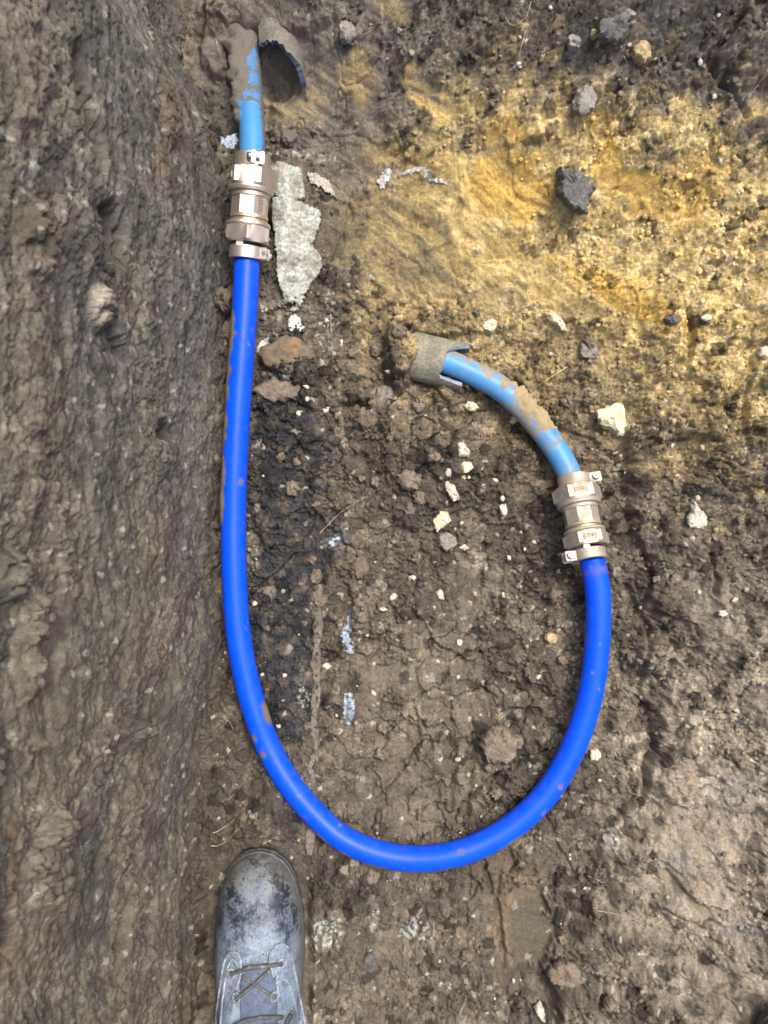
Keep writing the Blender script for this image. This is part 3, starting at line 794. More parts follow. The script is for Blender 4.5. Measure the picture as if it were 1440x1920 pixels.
def frames(P):
    P = np.asarray(P, float); T = np.gradient(P, axis=0); T /= np.linalg.norm(T, axis=1)[:, None]
    U = np.zeros_like(P); up = np.array([0, 0, 1.0])
    for i, t in enumerate(T):
        u = up - t * (up @ t)
        if np.linalg.norm(u) < 1e-3: u = np.array([0, 1.0, 0]) - t * t[1]
        U[i] = u / np.linalg.norm(u)
    return T, U, np.cross(T, U)

def tube(name, P, rad, mat, parent=None, nseg=10, extra_fn=None, cap=True, angle=None):
    P = np.asarray(P, float); T, U, Rr = frames(P)
    rad = np.broadcast_to(np.asarray(rad, float), (len(P),))
    a = np.linspace(0, 2 * math.pi, nseg, endpoint=False)
    ca, sa = np.cos(a), np.sin(a)
    D = U[:, None] * ca[None, :, None] + Rr[:, None] * sa[None, :, None]
    ex = None; rr = np.repeat(rad[:, None], nseg, 1)
    if extra_fn is not None:
        mud, add = extra_fn(P, a)
        rr = rr + np.clip(add, 0, None); ex = {'mud': np.r_[mud.ravel(), mud[0, 0], mud[-1, 0]]}
    V = (P[:, None] + D * rr[..., None]).reshape(-1, 3)
    V = np.vstack([V, P[:1], P[-1:]])
    fs = [tuple(int(i) for i in q)[::-1] for q in grid_faces(nseg, len(P), True)]
    if cap:
        k = len(P) * nseg
        fs += [(i, (i + 1) % nseg, k) for i in range(nseg)]
        b = (len(P) - 1) * nseg
        fs += [(b + (i + 1) % nseg, b + i, k + 1) for i in range(nseg)]
    return mesh_np(name, V, fs, mat, True, parent=parent, extra=ex, angle=angle)

def thing(name, label, cat, loc=(0, 0, 0), group=None):
    o = link(bpy.data.objects.new(name, None)); o.location = loc; o.empty_display_size = 0.02
    return tag(o, label, cat, group)

# ------------------------------------------------------------------ the new blue pipe
def pn(P, a, f, seed):
    L = np.r_[0, np.cumsum(np.linalg.norm(np.diff(P, axis=0), axis=1))]
    A, LL = np.meshgrid(a, L)
    return fbm(LL * f, np.cos(A) * PR * f + 7, seed, 4) + 0.0 * A, LL, A
def blue_mud(P, a):
    n, LL, A = pn(P, a, 60, 901)
    px, py = PX(P[:, 0], P[:, 1], P[:, 2]); py = py[:, None] + 0 * A; px = px[:, None] + 0 * A
    side = np.sin(A)                                       # +1 on one flank of the pipe, -1 on the other
    left = px < 600
    wallside = side if True else -side
    m = np.zeros_like(A)
    e = lambda lo, hi: sstep(lo, lo + 25, py) * sstep(hi, hi - 25, py)
    global _flank
    m += _flank * 0  # placeholder keeps the sign explicit
    fl = side * _flank
    m += 0.46 * sstep(0.55, 0.9, fl + 0.3 * n) * e(560, 990) * left
    m += 0.30 * sstep(0.55, 0.9, fl) * e(900, 990) * left
    m += 0.46 * sstep(0.55, 0.95, -fl) * e(1310, 1372) * left
    m += 0.40 * np.exp(-(((py - 1374) / 7) ** 2)) * sstep(0.2, 0.5, fl) * sstep(0.9, 0.6, fl) * left
    m += 0.40 * np.exp(-(((py - 1405) / 7) ** 2)) * sstep(0.1, 0.4, fl) * sstep(0.8, 0.5, fl) * left
    right = px > 1000
    m += 0.33 * e(1052, 1084) * right * sstep(-0.3, 0.1, np.cos(A))
    m += 0.36 * sstep(0.62, 0.95, fl + 0.2 * n) * sstep(1480, 1560, py) * (px > 560)
    m += 0.05 * sstep(0.5, 1.0, np.abs(side))
    rs = np.random.default_rng(77)
    for _ in range(70):                                    # splashes and crumbs of mud stuck to the pipe
        l0, a0, r0 = rs.uniform(0, LL.max()), rs.uniform(-pi_, pi_), rs.choice([0.0012, 0.0018, 0.0026, 0.004])
        da = (A - a0 + pi_) % (2 * pi_) - pi_
        m += 0.36 * np.exp(-(((LL - l0) / r0) ** 2 + (da * PR / r0) ** 2))
    m = m + 0.05
    return m, np.clip(m - 0.25, 0, 1) * 0.004 * (0.5 + 0.5 * np.clip(n, -1, 1))
pi_ = math.pi
_flank = 1.0
T0, U0, R0 = frames(PIPE)
_flank = 1.0 if R0[20][0] < 0 else -1.0                   # flank that faces the wall on the way down = outside of the bend
blue_pipe = tube('water_pipe', PIPE, PR, M_BLUE, nseg=40, extra_fn=blue_mud)
tag(blue_pipe, 'glossy cobalt blue plastic pipe bent in a long U across the trench', 'pipe')

# ------------------------------------------------------------------ old light blue pipes
UP = np.array([W(455, -60, -0.02), W(460, 60, 0.016), W(466, 140, 0.036), W(471, 200, 0.049), W(473, 250, 0.059), W(474, 300, 0.066)])
UP = catmull(UP, 14)
def up_mud(P, a):
    n, LL, A = pn(P, a, 45, 911)
    px, py = PX(P[:, 0], P[:, 1], P[:, 2]); py = py[:, None] + 0 * A
    fl = np.sin(A) * _fu                                   # +1 on the wall side
    edge = 0.95 - (235 - py) / 120 * 1.35 + 0.25 * n      # smear climbs over the pipe towards the bank
    m = 0.55 * sstep(edge - 0.12, edge + 0.12, fl) * sstep(240, 226, py)
    m = np.maximum(m, 0.55 * sstep(112, 96, py + 8 * n))
    m = np.maximum(m, 0.50 * np.exp(-((py - 205 + 8 * n) / 5.0) ** 2) * sstep(0.4, 0.1, fl))
    m = np.maximum(m, 0.42 * np.exp(-((py - 175 + 8 * n) / 5.0) ** 2) * sstep(0.5, 0.1, fl))
    m = np.maximum(m, 0.10 + 0.14 * sstep(230, 180, py))
    m = np.maximum(m, 0.34 * sstep(-0.55, -0.95, fl))
    lump = fbm(LL * 90, np.sin(A) * 2.2 + 3, 917, 5, 0.6)
    return m, np.clip(m - 0.4, 0, 1) * np.clip(0.85 + 0.55 * lump, 0.3, 1.4) * (0.03 + 0.045 * sstep(0.1, 0.8, fl)) * (0.8 + 0.4 * np.clip(n, -1, 1))
Tu, Uu, Ru = frames(UP); _fu = 1.0 if Ru[5][0] < 0 else -1.0
upper_pipe = tube('old_water_pipe', UP, PR * 1.0, M_LBLUE2, nseg=40, extra_fn=up_mud)
tag(upper_pipe, 'old light blue pipe caked in grey mud entering the bank above the left coupling', 'pipe')

RP = [(796, 668, 0.030), (840, 680, 0.031), (880, 697, 0.031), (930, 723, 0.030), (975, 760, 0.028), (1013, 803, 0.027), (1042, 843, 0.026), (1063, 880, 0.027), (1075, 912, 0.032)]
RPP = catmull(np.array([W(a, b, c) for a, b, c in RP]), 16)
for p in RPP:
    g = float(GZ(p[0], p[1])); p[2] = max(p[2], g + 0.004)
RPP[:, 2] = np.convolve(np.pad(RPP[:, 2], 20, mode='edge'), np.ones(41) / 41, 'valid')
def rt_mud(P, a):
    n, LL, A = pn(P, a, 45, 921)
    px, py = PX(P[:, 0], P[:, 1], P[:, 2]); px = px[:, None] + 0 * A
    fl = np.sin(A) * _fr                                   # +1 on the upper right flank
    m = 0.13 + 0.20 * sstep(-0.1, 0.7, fl + 0.5 * n) * sstep(1040, 960, px)
    band = sstep(940, 975, px + 25 * n) * sstep(1040, 1015, px + 25 * n)
    m = m + band * (0.16 + 0.14 * sstep(-0.6, 0.3, fl + 0.4 * n))
    m = m + 0.10 * sstep(1055, 1070, px)
    lump = fbm(LL * 130, np.sin(A) * 2.0 + 4, 927, 4)
    return m, np.clip(m - 0.28, 0, 1) * 0.016 * (0.7 + 1.0 * np.clip(lump, -0.7, 1))
Tr, Ur, Rr_ = frames(RPP); _fr = 1.0 if Rr_[40][1] > 0 else -1.0
right_pipe = tube('old_water_pipe', RPP, PR * 0.98, M_LBLUE, nseg=40, extra_fn=rt_mud)
tag(right_pipe, 'old light blue pipe smeared with yellow clay, curving from broken duct to right coupling', 'pipe')

# ------------------------------------------------------------------ broken ducts
def duct(name, A, Bp, R, thick, endfn, mat, cutmat, label, th0=-math.pi, th1=math.pi, nseg=72, nl=24, seed=0, squash=1.0):
    """thick shell round the axis A->B whose free end is cut to endfn(angle) times the length; angle 0 faces up"""
    A = np.array(A); Bp = np.array(Bp); t = Bp - A; L = np.linalg.norm(t); t /= L
    u = np.array([0, 0, 1.0]); u -= t * (u @ t); u /= np.linalg.norm(u); r = np.cross(u, t)
    full = abs(th1 - th0 - 2 * math.pi) < 1e-6
    th = np.linspace(th0, th1, nseg, endpoint=not full)
    rngd = np.random.default_rng(seed)
    V = []; 
    e = np.array([endfn(x) for x in th]) * L
    for rad in (R, R - thick):
        for k in range(nl + 1):
            s = e * k / nl
            wv = 1 + 0.02 * fbm(th * 2 + 5, s * 40, seed, 3)
            V.append(A + t * s[:, None] + (u * np.cos(th)[:, None] * squash + r * np.sin(th)[:, None]) * (rad * wv)[:, None])
    V = np.vstack(V)
    nv = nl + 1; w = len(th)
    f1 = grid_faces(w, nv, full); f2 = grid_faces(w, nv, full)[:, ::-1] + w * nv
    q = np.arange(w if full else w - 1); q2 = (q + 1) % w
    rim = np.stack([nl * w + q, nl * w + q2, w * nv + nl * w + q2, w * nv + nl * w + q], 1)
    back = np.stack([q2, q, w * nv + q, w * nv + q2], 1)
    parts = [f1, f2, rim, back]
    if not full:
        k = np.arange(nl)
        parts.append(np.stack([k * w, (k + 1) * w, w * nv + (k + 1) * w, w * nv + k * w], 1)[:, ::-1])
        parts.append(np.stack([k * w + w - 1, (k + 1) * w + w - 1, w * nv + (k + 1) * w + w - 1, w * nv + k * w + w - 1], 1))
    Fa = np.vstack(parts)
    o = mesh_np(name, V - A, Fa, mat, True, angle=35)
    o.location = A
    o.data.materials.append(cutmat)
    mi = np.zeros(len(o.data.polygons), np.int32); mi[len(f1):] = 1
    if len(mi) == len(Fa): o.data.polygons.foreach_set('material_index', mi)
    return tag(o, label, 'duct')

_r = np.random.default_rng(5); _jag = np.convolve(_r.standard_normal(204), [.15, .35, .35, .15], 'same')[2:-2] * 0.03
def end_right(x):
    # front edge short, two long lips at the flanks, a square notch beside the upper one
    d = math.degrees(x)
    j = _jag[int((d + 180) / 3) % 200]
    if -52 < d < 18: v = 0.62 + 0.02 * math.sin(d * 0.2)
    elif 18 <= d: v = 0.62 + 0.38 * min(1, (d - 18) / 50) ** 1.1
    else: v = 0.62 + 0.40 * float(sstep(-52, -58, d))
    return v + j * 0.5
duct_r = duct('broken_duct', W(768, 666, 0.020), W(872, 690, 0.024), 0.0300, 0.0055, end_right, M_DUCT, M_CUT,
              'broken open end of a muddy grey-green duct with notched edge', seed=3)
def end_up(x):
    d = math.degrees(x); j = _jag[int((d + 90) / 2) % 200]
    return float(np.interp(d, [-70, -20, 0, 20, 45, 70, 95], [0.73, 0.73, 0.75, 0.80, 0.88, 0.96, 1.0])) + 0.7 * j * (1 if d < 75 else 0.3)
duct_u = duct('broken_duct', W(512, -30, 0.006), W(527, 160, 0.034), 0.0310, 0.0065, end_up, M_DUCTG, M_CUTD,
              'torn mud-coated duct with dark blue jagged lip beside the upper left pipe', math.radians(-42), math.radians(104), seed=9, nl=30)

# ------------------------------------------------------------------ compression couplings
def lathe(name, prof, mat, parent, nseg=96, inner=None, angle=28):
    """prof rows: (t, cap radius, apothem or None, sides, turn)"""
    a = np.linspace(0, 2 * math.pi, nseg, endpoint=False)
    rows = []
    for t, rc, apo, ns, turn in prof:
        if apo is None: r = np.full(nseg, rc)
        else:
            st_ = 2 * math.pi / ns
            w = (a - turn + st_ / 2) % st_ - st_ / 2
            r = np.minimum(apo / np.cos(w), rc)
        rows.append(np.stack([r * np.cos(a), r * np.sin(a), np.full(nseg, t)], 1))
    if inner is not None:
        for t in (prof[-1][0], prof[0][0]):
            rows.append(np.stack([inner * np.cos(a), inner * np.sin(a), np.full(nseg, t)], 1))
    V = np.vstack(rows); m = len(rows)
    fs = grid_faces(nseg, m, True)
    if inner is not None:
        q = np.arange(nseg); q2 = (q + 1) % nseg
        fs = np.vstack([fs, np.stack([(m - 1) * nseg + q, (m - 1) * nseg + q2, q2, q], 1)])
    return mesh_np(name, V, fs, mat, True, parent=parent, angle=angle)

def box(name, c, d, mat, parent, bev=0.0008, rotz=0.0):
    import bmesh
    bm = bmesh.new(); bmesh.ops.create_cube(bm, size=1)
    for v in bm.verts: v.co = Vector((v.co.x * d[0], v.co.y * d[1], v.co.z * d[2]))
    bmesh.ops.bevel(bm, geom=bm.edges[:], offset=bev, segments=2, affect='EDGES')
    if rotz: bmesh.ops.rotate(bm, verts=bm.verts, cent=(0, 0, 0), matrix=Matrix.Rotation(rotz, 3, 'Z'))
    bmesh.ops.translate(bm, verts=bm.verts, vec=c)
    me = bpy.data.meshes.new(name); bm.to_mesh(me); bm.free(); me.materials.append(mat)
    return link(bpy.data.objects.new(name, me), parent)

def text_on(parent, body, mat, loc, size, ux, uy, uz):
    cu = bpy.data.curves.new('lettering', 'FONT'); cu.body = body; cu.size = size; cu.extrude = 0.0009
    cu.align_x = 'CENTER'; cu.align_y = 'CENTER'; cu.resolution_u = 2; cu.offset = 0.00012
    tmp = bpy.data.objects.new('lettering', cu); sc.collection.objects.link(tmp)
    dg = bpy.context.evaluated_depsgraph_get(); dg.update()
    me = bpy.data.meshes.new_from_object(tmp.evaluated_get(dg))
    bpy.data.objects.remove(tmp); me.name = 'lettering'
    me.materials.clear(); me.materials.append(mat)
    M = Matrix((ux, uy, uz)).transposed()
    for v in me.vertices: v.co = M @ v.co + Vector(loc)
    return link(bpy.data.objects.new('lettering', me), parent)

def emblem(parent, body, mat, ang, apo, t, length, height, along):
    """raised frame with cast letters on the flat whose normal points at angle ang"""
    nrm = Vector((math.cos(ang), math.sin(ang), 0)); tan = Vector((-math.sin(ang), math.cos(ang), 0)); ax = Vector((0, 0, 1))
    ux, uy = (ax, None) if along else (tan, None)
    ux = ax if along else -tan
    uy = nrm.cross(ux)
    c = nrm * (apo + 0.0002) + ax * t
    text_on(parent, body, mat, c, height * 0.86, ux, uy, nrm)
    # frame: four thin bars
    import bmesh
    bm = bmesh.new()
    for du, dv, lu, lv in ((0, height / 2, length, 0.0007), (0, -height / 2, length, 0.0007), (length / 2, 0, 0.0007, height * 0.9), (-length / 2, 0, 0.0007, height * 0.9)):
        r = bmesh.ops.create_cube(bm, size=1)
        for v in r['verts']:
            v.co = c + ux * (du + v.co.x * lu) + uy * (dv + v.co.y * lv) + nrm * (v.co.z * 0.0016)
    me = bpy.data.meshes.new('emblem_frame'); bm.to_mesh(me); bm.free(); me.materials.append(mat)
    link(bpy.data.objects.new('emblem_frame', me), parent)

def screw(parent, c, axis_v, rad, length, mat):
    """slotted screw head with its shank, pointing along axis_v"""
    import bmesh
    z = Vector(axis_v).normalized(); x = z.orthogonal().normalized(); y = z.cross(x)
    a = np.linspace(0, 2 * math.pi, 20, endpoint=False); rows = []
    for rr, h in ((rad * 0.55, -length), (rad * 0.55, 0), (rad, 0), (rad, rad * 0.75), (rad * 0.86, rad * 0.95)):
        rows.append([Vector(c) + x * (rr * math.cos(q)) + y * (rr * math.sin(q)) + z * h for q in a])
    V = [tuple(v) for r in rows for v in r]
    fs = [tuple(int(i) for i in q) for q in grid_faces(20, 5, True)]
    fs.append(tuple(range(80, 100))); fs.append(tuple(range(19, -1, -1)))
    o = mesh_np('screw', np.array(V), fs, mat, True, parent=parent, angle=30)
    bm = bmesh.new(); r = bmesh.ops.create_cube(bm, size=1)
    for v in bm.verts: v.co = Vector(c) + x * (v.co.x * rad * 1.7) + y * (v.co.y * rad * 0.24) + z * (rad * 0.95 + v.co.z * 0.0004)
    me = bpy.data.meshes.new('slot'); bm.to_mesh(me); bm.free(); me.materials.append(M_SLOT)
    link(bpy.data.objects.new('slot', me), o)
    return o
M_SLOT = stone_material('slot_shadow', (0.03, 0.03, 0.035), (0.05, 0.05, 0.055), 200, 0.7)

def coupling(label, A, Bp, k, mat, turn1, turn2, letters, lugs, body_sides, reach=38):
    """A, Bp: ends of the axis; k: metres per photo pixel of its drawing"""
    A = Vector(A); Bp = Vector(Bp); ez = (Bp - A); L = ez.length; ez.normalize()
    up = Vector((0, 0, 1)); ex = (up - ez * up.dot(ez)).normalized(); ey = ez.cross(ex)   # local x looks up at the sky
    root = thing('pipe_coupling', label, 'pipe coupling')
    M = Matrix((ex, ey, ez)).transposed().to_4x4(); M.translation = A
    root.matrix_world = M
    S = L / 197.0
    t = lambda p: p * S
    r = lambda p: p * k
    nut = lambda a, b, apo, turn: [(t(a), r(apo * 1.02), None, 6, turn), (t(a + 3), r(apo * 1.17), r(apo), 6, turn), (t(b - 4), r(apo * 1.17), r(apo), 6, turn), (t(b), r(apo * 1.0), r(apo), 6, turn)]
    inner = r(25.2)
    n1 = lathe('nut', nut(29, 63, 40, turn1) + [(t(66), r(41), None, 6, 0), (t(71), r(39.5), None, 6, 0), (t(73), r(36), None, 6, 0)], mat, root, inner=inner)
    bd = lathe('body', [(t(70), r(28), None, 6, 0), (t(73.2), r(28), None, 6, 0), (t(73.5), r(34), None, 6, 0), (t(80), r(33.5), None, 6, 0), (t(81), r(33.6), r(30.4), body_sides, turn1),
                        (t(113), r(33.6), r(30.4), body_sides, turn1), (t(114), r(33.5), None, 6, 0), (t(120), r(33.5), None, 6, 0), (t(121), r(30), None, 6, 0), (t(127), r(30), None, 6, 0)], mat, root, inner=inner)
    lathe('olive_ring', [(t(121.2), r(31), None, 6, 0), (t(122.5), r(33), None, 6, 0), (t(125), r(33), None, 6, 0), (t(126.5), r(31), None, 6, 0)], M_BRASS, root, inner=r(30.1))
    n2 = lathe('nut', [(t(126), r(35), None, 6, 0), (t(127.5), r(38), None, 6, 0), (t(133), r(39), None, 6, 0), (t(135), r(36), None, 6, 0)] + nut(135.5, 166, 37, turn2), mat, root, inner=inner)
    for (ta, tb, lug_ang, side) in lugs:
        col_ = lathe('clamp_collar', [(t(ta), r(30), None, 6, 0), (t(ta + 1), r(31.2), None, 6, 0), (t(tb - 1), r(31.2), None, 6, 0), (t(tb), r(30), None, 6, 0)], mat, root, inner=r(24.6))
        ca, sa = math.cos(lug_ang), math.sin(lug_ang)
        tm = t((ta + tb) / 2)
        for s_ in (-1, 1):                                  # the two ears of the clamp with the gap between them
            ox, oy = -sa * s_ * r(7.5), ca * s_ * r(7.5)
            box('clamp_ear', (ca * r(reach) + ox, sa * r(reach) + oy, tm), (r((reach - 26) * 2), r(8), t(tb - ta) * 0.92), mat, col_, 0.0007, lug_ang)
        nrm = Vector((-sa, ca, 0)) * side
        screw(col_, Vector((ca * r(reach + 3), sa * r(reach + 3), tm)) + nrm * r(11.6), nrm, r(6.5), r(24), M_ZINC)
    # bridge that carries the collar from the nut
    box('collar_tongue', (r(27.5), r(8), t(167)), (r(6), r(12), t(16)), mat, root, 0.0006)
    box('collar_tongue', (r(27.5), r(-6), t(28)), (r(6), r(12), t(10)), mat, root, 0.0006)
    for body, where, ang, along, tt, ln, ht in letters:
        par = {'nut1': n1, 'nut2': n2, 'body': bd}[where]
        apo = r({'nut1': 40, 'nut2': 37, 'body': 30.4}[where])
        emblem(par, body, M_GRIME, ang, apo, t(tt), ln, ht, along)
    return root

D = math.radians
cpl_l = coupling('shiny bronze compression coupling joining two pipes beside the left wall', W(475, 290, 0.066), W(461.5, 488, 0.050), 0.00069, M_GUN, 0.0, D(22),
                 [('LEPSE', 'body', D(-45), True, 97, 0.0165, 0.0062), ('LEPSE', 'nut1', D(60), False, 46, 0.0150, 0.0065), ('LEPSE', 'nut2', D(82), False, 150, 0.0150, 0.0065)],
                 [(1, 26, D(-22), 1), (172, 196, D(-80), -1)], 8, 33)
cpl_r = coupling('dusty dull bronze compression coupling joining two pipes on the right', W(1074.5, 893, 0.033), W(1107, 1052, 0.064), 0.00066, M_GUN2, 0.0, 0.0,
                 [('LEPSE', 'nut1', 0.0, False, 46, 0.0150, 0.0062), ('LEPSE', 'nut2', 0.0, False, 150, 0.0150, 0.0062)],
                 [(1, 26, D(-82), 1), (172, 196, D(80), -1)], 8)

# ------------------------------------------------------------------ board, scraps and films
slab = thing('mottled_board', 'flat pale grey-green mottled board fragment lying beside the left coupling', 'board fragment', ground_at(555, 450))
def child_keep(o, par):
    o.parent = par; o.location = Vector(o.location) - Vector(par.location)
a1 = sheet('lower_sheet', [(507, 402), (508, 365), (530, 362), (560, 374), (585, 386), (603, 396), (600, 425), (589, 442), (590, 452), (584, 458), (600, 474), (606, 500), (600, 512), (586, 530), (572, 548), (560, 560), (545, 560), (530, 552), (522, 530), (516, 505), (517, 470), (513, 440)],
           0.004, M_SLATE, seed=31, off=0.006, drape=0.6, bumpy=0.0009, rag=0.0018)
a2 = sheet('upper_sheet', [(506, 310), (520, 304), (545, 311), (566, 319), (570, 340), (572, 374), (548, 378), (525, 372), (508, 362)], 0.004, M_SLATE, seed=32, off=0.010, drape=0.6, bumpy=0.0008, rag=0.0014)
a3 = sheet('crumbled_end', [(527, 540), (548, 552), (572, 550), (566, 572), (553, 590), (540, 585), (528, 570)], 0.003, M_SLATE, seed=33, off=0.007, drape=0.9, bumpy=0.0014, rag=0.003, holes=0.4)
for q in (a1, a2, a3): child_keep(q, slab)
sheet('torn_scrap', [(540, 600), (552, 588), (562, 596), (571, 618), (562, 622), (556, 610), (548, 622), (541, 616)], 0.0014, M_WHITE, 'ragged white scrap at the lower tip of the mottled board', 'scrap', 34, off=0.0018, drape=0.8, rag=0.0022, bumpy=0.0012, curl=0.003, step=0.0006)
sheet('torn_scrap', [(573, 318), (598, 326), (618, 338), (622, 352), (637, 376), (618, 366), (600, 352), (580, 340)], 0.0014, M_PAPER, 'brownish grey torn sheet right of the mottled board', 'scrap', 35, off=0.0036, drape=0.8, rag=0.0022, bumpy=0.0012, curl=0.003, step=0.0006)
sheet('torn_scrap', [(706, 340), (718, 322), (735, 318), (733, 330), (722, 345), (719, 356)], 0.0010, M_WHITE, 'white film scrap with a pointed tail on the yellow clay edge', 'scrap', 36, off=0.0018, drape=0.9, rag=0.0022, bumpy=0.0012, curl=0.003, step=0.0006)
sheet('torn_scrap', [(738, 322), (760, 313), (790, 312), (806, 325), (812, 340), (845, 352), (850, 357), (826, 352), (802, 342), (792, 322), (765, 321)], 0.0010, M_WHITE, 'thin curled white ribbon of film below the ochre streak', 'scrap', 37, off=0.0012, drape=0.9, rag=0.0022, bumpy=0.0012, curl=0.003, step=0.0006)
sheet('film_strip', [(653, 1142), (667, 1138), (668, 1155), (660, 1178), (655, 1195), (664, 1212), (664, 1226), (652, 1226), (642, 1210), (640, 1185), (648, 1165)], 0.0007, M_BLUEF, 'curved pale blue film strip stuck to the floor, upper of two', 'film strip', 38, off=0.0009, drape=1.0, rag=0.0022, bumpy=0.0004, curl=0.0, step=0.0006)
sheet('film_strip', [(645, 1300), (660, 1297), (665, 1312), (663, 1340), (655, 1356), (649, 1364), (645, 1345), (643, 1320)], 0.0007, M_BLUEF, 'straight pale blue film strip stuck to the floor, lower of two', 'film strip', 39, off=0.0009, drape=1.0, rag=0.0022, bumpy=0.0004, curl=0.0, step=0.0006)
sheet('torn_scrap', [(613, 1015), (630, 1004), (640, 1008), (634, 1022), (620, 1026)], 0.0007, M_BLUEF, 'small blue-grey flake on the dark tarry soil', 'scrap', 40, off=0.0009, drape=1.0, rag=0.0022, bumpy=0.0004, curl=0.0, step=0.0006)
sheet('torn_scrap', [(412, 252), (422, 260), (446, 248), (446, 270), (440, 284), (428, 280), (414, 268)], 0.0014, M_BLUEF, 'crumpled blue-grey plastic shred left of the old upper pipe', 'scrap', 41, off=0.0450, drape=0.3, rag=0.0022, bumpy=0.0012, curl=0.003, step=0.0006)
sheet('torn_scrap', [(478, 655), (490, 637), (504, 636), (505, 644), (490, 654), (482, 664)], 0.0014, M_WHITE, 'pale scrap between the blue pipe and the rusty cobble', 'scrap', 42, off=0.0024, drape=0.8, rag=0.0022, bumpy=0.0012, curl=0.003, step=0.0006)
for i, (px, py, w_, h_, lab) in enumerate([(384, 262, 8, 16, 'pale blue-white flake pressed into the wall left of the old pipe'), (383, 180, 5, 12, 'small white flake pressed high into the dark wall'),
                                            (40, 1735, 9, 34, 'bluish white torn flake at the lower left edge of the wall')]):
    p = wall_at(px, py, 0.001)
    r = np.random.default_rng(50 + i); a = np.linspace(0, 6.283, 16, endpoint=False)
    kk = (H - p[2]) / F
    zz = np.cos(a) * w_ * kk * 2.2 * (1 + .25 * r.standard_normal(16)); yy = np.sin(a) * h_ * kk * (1 + .2 * r.standard_normal(16))
    rows = []
    for f, o_ in ((1, -0.003), (1, 0.0012), (0.55, 0.002)):
        rows.append(np.stack([np.full(16, o_) + 0.0006 * r.standard_normal(16) - LEAN * zz * f, yy * f, zz * f], 1))
    V = np.vstack(rows + [np.array([[0.0022, 0, 0]])])
    fs = [tuple(int(q) for q in f) for f in grid_faces(16, 3, True)] + [(32 + q, 32 + (q + 1) % 16, 48) for q in range(16)] + [tuple(range(15, -1, -1))]
    o = mesh_np('wall_flake', V, [f[::-1] for f in fs], M_BLUEF if i != 1 else M_WHITE, True, angle=35); o.location = p
    tag(o, lab, 'flake')

# edge of a buried board running along the trench
ed = []
for py in np.linspace(1095, 1600, 70):
    px = np.interp(py, [1095, 1200, 1330, 1450, 1600], [598, 596, 592, 588, 583]) + 1.5 * math.sin(py * 0.05)
    ed.append((px, py))
rows = []
for k, (px, py) in enumerate(ed):
    hw = 9.0 + 2.5 * math.sin(k * 0.7) + 1.5 * math.sin(k * 1.9)
    g = ground_at(px, py)
    s = (H - g[2]) / F; zt = g[2] * 0 + float(np.mean(GZ(np.linspace(g[0] - .008, g[0] + .008, 9), np.full(9, g[1])))) + 0.003
    for dx, dz_ in ((-hw, -0.015), (-hw, -0.001), (-hw * 0.8, 0.0008), (0, 0.0012), (hw * 0.6, 0.0016), (hw * 0.72, -0.0002), (hw * 0.74, -0.015)):
        rows.append((g[0] + dx * s, g[1], zt + dz_ + 0.0006 * math.sin(k * 2.3 + dx)))
V = np.array(rows); org = V.mean(0)
fs = [tuple(int(i) for i in q)[::-1] for q in grid_faces(7, len(ed))]
eo = mesh_np('buried_board', V - org, fs, M_STRIP, True, angle=40); eo.location = org
tag(eo, 'long thin brown edge of a buried board beside the tarry soil', 'board')

